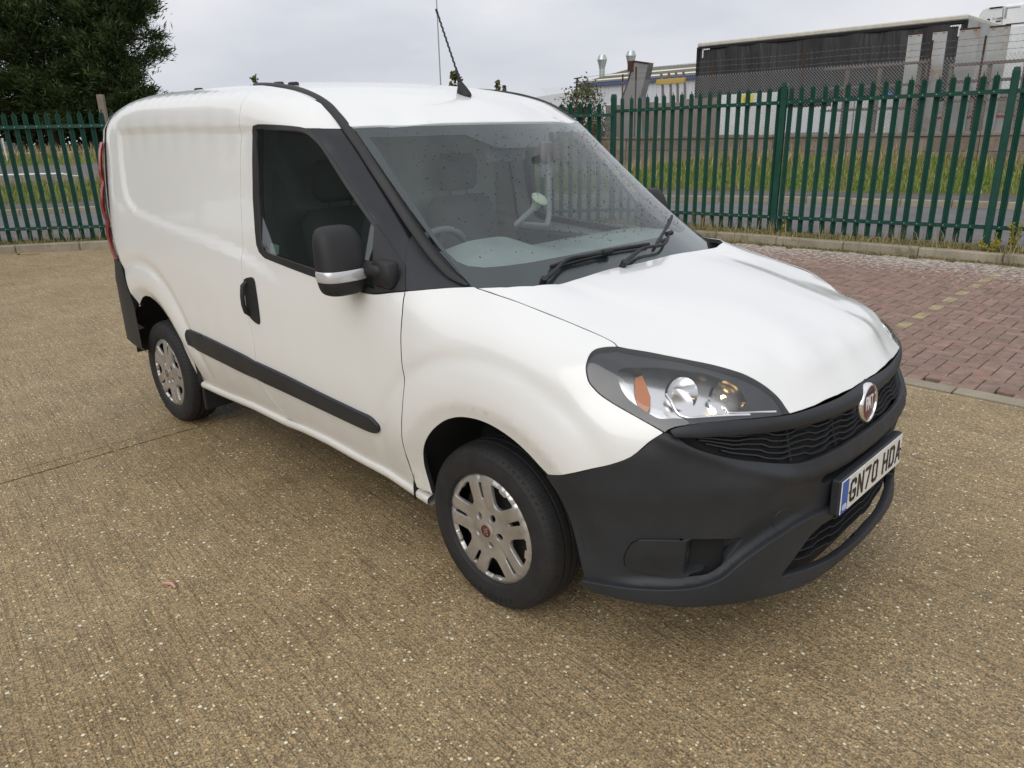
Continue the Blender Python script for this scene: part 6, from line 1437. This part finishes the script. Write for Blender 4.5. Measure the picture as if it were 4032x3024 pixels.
def shed():
    r=thing('warehouse','grey clad warehouse with navy gutter and striped low roof','building',(-24,32,1.24)); W=lambda x,y,z:(x+24,y-32,z-1.24)
    # corrugated wall
    V=[];F=[];k=0
    x=-26.9
    while x<-10:
        for xx,y in ((x,32),(x+.1,32),(x+.13,31.95),(x+.23,31.95),(x+.26,32)): V+=[W(xx,y,1.24),W(xx,y,3.86)]
        x+=.26
    n=len(V)//2
    for i in range(n-1): F.append((2*i,2*i+2,2*i+3,2*i+1))
    meshobj('wall',V,F,M['shedwhite'],r)
    mb=MB(); V=[W(-26.9,32,1.24),W(-29.6,40,1.24),W(-29.6,40,5.15),W(-26.9,32,3.86)]; mb.add(V,[(0,1,2,3)]); mb.obj('gable_wall',M['shedwhite'],r)
    mb=MB(); mb.bbox(W(-26.95,31.75,3.78),W(-10,31.95,3.99),.04); mb.obj('gutter',M['navy'],r)
    e0,e1,r0,r1=(-26.95,31.85,3.97),(-10,31.85,4.0),(-29.6,40,5.17),(-10,40,5.2); L=lambda a,b,t:tuple(a[i]+(b[i]-a[i])*t for i in range(3))
    for t0,t1,m in ((0,.17,'roofdark'),(.17,.27,'cream'),(.27,.52,'roofdark'),(.52,.64,'cream'),(.64,1,'roofdark')):
        mb=MB(); mb.add([W(*L(e0,r0,t0)),W(*L(e1,r1,t0)),W(*L(e1,r1,t1)),W(*L(e0,r0,t1))],[(0,1,2,3)]); mb.obj('roof_band' if m=='roofdark' else 'rooflight',M[m],r)
    for x,y,h,lb in ((-28.42,36,5.76,'left galvanised flue rising from the warehouse roof'),(-26.32,36,5.82,'right galvanised flue behind the steel chute')):
        c=thing('roof_flue',lb,'chimney',(x,y,4.4),0,'galvanised roof flues')
        mb=MB(); mb.lathe([(.165,-.1),(.165,.62)],20); autosmooth(mb.obj('flue_pipe',M['fluemetal'],c),50)
        mb=MB(); mb.lathe([(.17,.60),(.185,.62),(.185,.68),(.28,h-4.4-.30),(.30,h-4.4-.28),(.30,h-4.4-.25),(.20,h-4.4),(.0,h-4.4)],20); autosmooth(mb.obj('flue_cowl',M['fluemetal'],c),30)
        mb=MB(); mb.bbox((-.26,-.26,-.12),(.26,.26,.06),.02); mb.obj('flue_base',M['shedwhite'],c)
    r=thing('distant_shed','pale low pitched shed roof beyond the left end of the wire fence','building',(-45,49.5,0)); mb=MB(); V=[(-7,0,0),(9,0,0),(9,0,4.0),(-7,0,4.0),(-5,8,5.0),(9,8,5.0)]; mb.add(V[:4],[(0,1,2,3)]); mb.obj('wall',M['shedwhite'],r); mb=MB(); mb.add([V[3],V[2],V[5],V[4]],[(0,1,2,3)]); mb.obj('roof',M['greysteel'],r)
shed()
# ---------------------------------------------------------------- trees, posts and barriers
M['bark']=m_stone('conifer_bark',(.055,.042,.032),(.032,.025,.02),3,None,.9,.6)
def m_leaf(name,stops):
    m=mat(name,(.03,.05,.015),.65,0,.2); b=NB(m); r=b.n('ShaderNodeNewGeometry').outputs['Random Per Island']; n=b.noise(b.coord('Object'),.55,4,.6)
    b.col(b.ramp(b.math('ADD',b.math('MULTIPLY',r,.5),b.math('MULTIPLY',n,.6)),*stops)); return m
M['conifer']=m_leaf('conifer_sprays',((.25,(.026,.040,.013)),(.55,(.050,.076,.023)),(.85,(.090,.12,.040))))
M['leaf']=m_leaf('broad_leaves',((.25,(.045,.06,.015)),(.6,(.09,.10,.025)),(.85,(.15,.14,.04))))
def leaf_cloud(name,sprays,m,parent):
    """sprays: array of (centre3, direction3, length, width): each becomes a bent three-blade spray of small faces"""
    rg=np.random.default_rng(len(sprays)); C=sprays[:,:3]; D=sprays[:,3:6]; D=D/np.linalg.norm(D,axis=1)[:,None]; L=sprays[:,6:7]; Wd=sprays[:,7:8]; n=len(C)
    R=rg.normal(0,1,(n,3)); S=np.cross(D,R); S/=np.linalg.norm(S,axis=1)[:,None]; N=np.cross(S,D)
    V=np.stack([C,C+D*L*.45+S*Wd,C+D*L+N*L*.12,C+D*L*.45-S*Wd,C+D*L*.40+N*Wd*.5],1); Fq=np.array([[0,1,4],[1,2,4],[2,3,4],[3,0,4]])
    F=(np.arange(n)[:,None,None]*5+Fq).reshape(-1,3); me=bpy.data.meshes.new(name); me.vertices.add(n*5); me.vertices.foreach_set('co',V.ravel()); me.loops.add(len(F)*3); me.loops.foreach_set('vertex_index',F.ravel().astype(np.int32)); me.polygons.add(len(F)); me.polygons.foreach_set('loop_start',(np.arange(len(F))*3).astype(np.int32)); me.update(calc_edges=True); me.materials.append(m)
    return link(bpy.data.objects.new(name,me),parent)
def conifer(seed,H,R,z0,label,loc,n=15000,group=None):
    rg=np.random.default_rng(seed); r=thing('conifer_tree',label,'tree',loc,rg.uniform(0,6),group)
    mb=MB(); mb.tube([(0,0,-.2),(.05,0,H*.3),(0,.05,H*.6),(0,0,H*.95)],[.24,.19,.11,.02],9); autosmooth(mb.obj('trunk',M['bark'],r),60)
    S=[]; B=MB(); nb=130
    for i in range(nb):
        t=(i+rg.random())/nb; z=z0+(H-z0)*t; rad=R*(1-t**2.2)**.75*(.80+.36*rg.random())*(.72+.28*min(1,t*5)); a=rg.uniform(0,2*math.pi); up=rg.uniform(.05,.5)*rad+.1*rad
        tip=np.array([math.cos(a)*rad,math.sin(a)*rad,z+up-.15*rad*(t<.2)]); base=np.array([0,0,z]); B.tube([base,(base+tip)/2+[0,0,-.08],tip],[.05*(1-t)+.012,.03,.006],4)
        k=int(n/nb*(.45+1.1*(1-t)))
        for q in range(k):
            u=rg.beta(2.6,1.0)*1.02; p=base+(tip-base)*u; sp=(.16+.30*(1-u*.6))*rad*.33; p=p+rg.normal(0,1,3)*[sp,sp,sp*.75]; d=(tip-base)/rad*.8+rg.normal(0,.55,3)+[0,0,.35]; S.append((*p,*d,rg.uniform(.24,.50),rg.uniform(.018,.040)))
    autosmooth(B.obj('branches',M['bark'],r),60); leaf_cloud('crown',np.array(S),M['conifer'],r); return r
_lab=['dark conifer at the left edge of the picture','dark conifer second from the left','dark conifer in the middle of the row, behind the wooden post','dark conifer with pale gaps low in its crown, nearest the van','tall dark conifer at the right end of the row with ragged edge','dark conifer just outside the left edge','dark conifer standing behind the front row']
for i,(x,y,H,R_,n,zb) in enumerate(((-52.5,6.0,15,3.9,38000,1.3),(-50.2,8.6,16,3.9,44000,1.2),(-48.2,11.2,15.5,3.8,44000,1.2),(-46.9,13.0,16,3.4,50000,.9),(-45.1,14.5,14.5,2.6,44000,.7),(-54.5,3.2,15,3.9,9000,1.3),(-51.5,14,16,4.4,20000,.6))):
    conifer(20+i,H,R_,zb,_lab[i],(x,y,1.1),n,'row of dark conifers beyond the left fence')
def broad(seed,label,loc,H,R,n,m=None,z0=.25,lean=0,group=None,name='distant_tree',cat='tree'):
    rg=np.random.default_rng(seed); r=thing(name,label,cat,loc,0,group); mb=MB(); mb.tube([(0,0,0),(.02*H,0,H*.4),(0,0,H*.8)],[.022*H,.016*H,.004*H],7); S=[]
    for i in range(26):
        a=rg.uniform(0,6.28); t=rg.uniform(z0,1); rad=R*math.sin(math.pi*min(1,(t-z0)/(1-z0)*.8+.18))**.6*rg.uniform(.5,1); tip=np.array([math.cos(a)*rad,math.sin(a)*rad,H*t]); b=np.array([0,0,H*t*.65]); mb.tube([b,tip],[.006*H,.002*H],4)
        for q in range(n//26): p=tip+rg.normal(0,1,3)*R*.22; S.append((*p,*rg.normal(0,1,3),.05*H*rg.uniform(.6,1.2),.018*H*rg.uniform(.6,1.2)))
    mb.obj('trunk',M['bark'],r); leaf_cloud('crown',np.array(S),m or M['leaf'],r); return r
broad(1,'small rounded tree far behind the van roof, left of the aerial base',(-88.3,77.2,0),9.9,1.05,1200)
broad(2,'pointed tree far off, left of a pair beyond the van roof',(-84.0,81.7,0),8.5,.42,600); broad(3,'pointed tree far off, right of a pair beyond the van roof',(-83.2,82.5,0),8.3,.42,600)
broad(4,'faint treetop showing just over the van roof at the left',(-109.4,56.2,0),9.7,.95,600)
broad(5,'scrubby bush climbing the left end of the wire fence',(-14.75,17.55,.8),2.1,.75,1500,None,.2,0,None,'bush','bush')
def hedge():
    r=thing('hedge','low dark hedge behind the conifer trunks','hedge',(-58,12,1.1)); rg=np.random.default_rng(5); S=[]
    for _ in range(9000): t=rg.uniform(-14,16); S.append((t*.69+rg.normal(0,.8),t*.72+rg.normal(0,.8),rg.uniform(0,1)**.7*2.9,*rg.normal(0,1,3),.5,.16))
    leaf_cloud('foliage',np.array(S),M['leaf'],r)
hedge()
def lamp():
    r=thing('lighting_column','slim grey lighting column far behind the van roof','lamp post',(-44.1,36.6,0)); mb=MB(); mb.tube([(0,0,0),(0,0,1.2)],.09,10); mb.tube([(0,0,1.2),(0,0,12.5)],[.055,.04],10); autosmooth(mb.obj('column',M['galv'],r),60)
    mb=MB(); mb.tube([(0,0,12.4),(.5,.4,12.7)],.03,6); mb.bbox((.4,.3,12.65),(.95,.55,12.78),.03); mb.obj('lantern',M['galv'],r)
lamp()
def barriers():
    M['whitepaint']=mat('white_painted_tube',(.72,.73,.72),.4)
    r=thing('hoop_barrier','white tubular hoop rail on the verge beyond the left fence','barrier',(-21.5,1.1,.4)); 
    pts=[(-24.5,-2.0,.86),(-22,.62,.86),(-20.5,2.2,.865),(-19.58,3.22,.865),(-19.46,3.37,.85),(-19.47,3.46,.82),(-19.60,3.56,.79),(-20.1,3.95,.76)]
    mb=MB(); mb.tube([(x+21.5,y-1.1,z-.4) for x,y,z in crom(np.array(pts),3)],.024,8); autosmooth(mb.obj('tube',M['whitepaint'],r),60)
    mb=MB(); mb.tube([(-23+21.5,-.43-1.1,.86-.4),(-23+21.5,-.43-1.1,-.1)],.022,8); mb.obj('leg',M['whitepaint'],r)
    r=thing('post_and_rail','long white rail in the tall grass before the conifers','barrier',(-45,10,.6)); d=np.array([.68,.73]); 
    for k in range(-5,4):
        p=d*k*2.1; mb=MB(); mb.bbox((p[0]-.05,p[1]-.05,-.2),(p[0]+.05,p[1]+.05,.48),.01); mb.obj('post',M['whitepaint'],r)
    mb=MB(); mb.tube([(*(d*-11),.40),(*(d*8),.46)],.04,6); mb.obj('rail',M['whitepaint'],r)
    r=thing('marker_post','thin white marker post at the left edge','post',(-38.8,6.5,.7)); mb=MB(); mb.tube([(0,0,0),(-.02,0,1.05)],.035,8); mb.obj('shaft',M['whitepaint'],r)
    mb=MB(); mb.bbox((-.05,-.05,1.04),(.01,.05,1.08),.008); mb.obj('cap',M['whitepaint'],r)
    nl=np.array([-LDIR[1],LDIR[0]]); p=np.array([-11.44,1.83])+nl*.25
    r=thing('wooden_post','weathered square wooden post behind the left fence','post',(p[0],p[1],.1),math.radians(55)); mb=MB(); mb.bbox((-.048,-.045,0),(.048,.045,2.2),.006); mb.obj('timber',m_stone('weathered_timber',(.27,.22,.17),(.19,.155,.12),9,None,.85,.3),r)
    mb=MB()
    for z in np.arange(.5,2.1,.21): mb.lathe([(0,-.0475),(.010,-.0472),(.010,-.044)],8,lambda v,z=z:Vector((v[0]+.012*math.sin(z*9),v[2],z+v[1])))
    mb.obj('nail_holes',M['dark'],r)
    r=thing('parked_car','white car partly in view at the left edge beyond the grass','car',(-50.3,7.4,.75),math.radians(47))
    pr=[(-2.0,.25),(-2.05,.55),(-1.85,.8),(-1.2,.88),(-.65,1.28),(.6,1.30),(1.35,.92),(2.0,.80),(2.1,.5),(2.05,.25)]
    mb=MB(); n=len(pr); V=[(x,-.85,z) for x,z in pr]+[(x,.85,z) for x,z in pr]; mb.add(V,[tuple(range(n)),tuple(range(n,2*n))[::-1]]+[(i,n+i,n+(i+1)%n,(i+1)%n) for i in range(n)]); mb.obj('body',M['whitebox'],r)
    mb=MB(); mb.add([(-1.05,-.86,.90),(1.2,-.86,.92),(.55,-.86,1.24),(-.6,-.86,1.22)],[(0,1,2,3)]); mb.add([(1.30,-.7,.96),(1.30,.7,.96),(.66,.7,1.285),(.66,-.7,1.285)],[(0,1,2,3)]); mb.obj('window',M['frit'],r)
    for x in (-1.3,1.3):
        for y in (-.75,.75):
            mb=MB(); mb.lathe([(0,-.1),(.28,-.1),(.31,-.06),(.31,.1),(0,.1)],16,lambda v,x=x,y=y:Vector((x+v[0],y+v[2],.31+v[1]))); mb.obj('wheel',M['tyre'],r)
barriers()
def weeds_():
    labs=['yellowing weed growing at the post foot, nearest the bonnet','tall thin weed at the kerb near the right edge','leafy green and yellow weed spilling over the kerb at the right']
    for (x,y,h,R_),lb in zip(((-3.22,8.18,.38,.10),(-.36,8.22,.40,.10),(-.52,8.02,.26,.18)),labs):
        rg=np.random.default_rng(int(abs(x)*100)); r=thing('weed',lb,'plant',(x,y,.09)); mb=MB(); S=[]
        for k in range(7):
            a=rg.uniform(0,6.28); tip=Vector((math.cos(a)*R_*rg.uniform(.3,1),math.sin(a)*R_*rg.uniform(.3,1),h*rg.uniform(.55,1))); mb.tube([(0,0,0),tip*.5+Vector((0,0,.03)),tip],.003,4)
            for q in range(26):
                u=rg.uniform(.2,1); p=np.array(tip*u)+rg.normal(0,.014,3); S.append((*p,*rg.normal(0,1,3),.035,.011))
        mb.obj('stem',M['moss'],r); leaf_cloud('leaves',np.array(S),m_leaf('weed_leaves',((.2,(.10,.13,.02)),(.5,(.22,.21,.035)),(.8,(.46,.36,.05)))),r)
    r=thing('stick','broken orange brown stick lying against the left kerb','stick',(-11.48,.50,.02),math.radians(59)); mb=MB(); mb.tube([(-.14,0,0),(-.04,.006,.004),(.05,-.004,.0),(.14,.004,.006)],[.006,.011,.012,.008],7); mb.obj('wood',mat('split_wood',(.40,.23,.10),.7),r)
    mb=MB(); mb.tube([(-.17,0,0),(-.13,0,0)],.008,6); mb.obj('bark',M['dark'],r)
    r=tag(MB().tube([(-1.02,-1.62,.008),(-.985,-1.60,.010),(-.955,-1.60,.006)],[.004,.007,.004],6).obj('plastic_scrap',mat('pink_scrap',(.55,.30,.24),.5)),'small pinkish plastic scrap lying on the concrete beside the van','litter')
weeds_()
# ---------------------------------------------------------------- behind the camera: what the van's windows mirror
def mirrored():
    r=thing('office_building','dark office block with curved roof edge mirrored in the side window','building',(-19,-15,0),math.radians(-28)); dk=mat('dark_cladding',(.045,.048,.05),.5)
    mb=MB(); mb.box((-5,-8,0),(26,0,6.6)); mb.obj('wall',dk,r)
    for i in range(7):
        mb=MB(); mb.box((-3.6+i*4.1,0,3.3),(-1.0+i*4.1,.06,4.9)); mb.obj('window',M['frit'],r)
        for k in range(2): mb=MB(); mb.box((-4.4+i*4.1,0,1.2+k*.9),(-.6+i*4.1,.12,1.4+k*.9)); mb.obj('louvre',M['greysteel'],r)
    V=[];F=[]
    for i in range(33):
        x=-7.5+36*i/32; z=7.2+.7*math.sin(i/32*math.pi*1.5)
        V+=[(x,1.8,z),(x,-8,z+.8),(x,1.8,z-.35),(x,-8,z+.3)]
    for i in range(32): a=i*4;b=a+4; F+=[(a,b,b+1,a+1),(a+2,a+3,b+3,b+2),(a,a+2,b+2,b)]
    meshobj('roof',V,F,dk,r)
    for i,(x,y,H) in enumerate(((-29.5,-12.3,11),(-33,-11.5,13),(-36.5,-10.5,14),(-40,-10,13))):
        broad(40+i,['slim birch beside the office block, nearest it','tall birch second from the office block','tall birch third from the office block','tall birch furthest from the office block'][i],(x,y,0),H,1.9,1800,None,.15,0,'birches mirrored in the side window','birch_tree','tree')
mirrored()
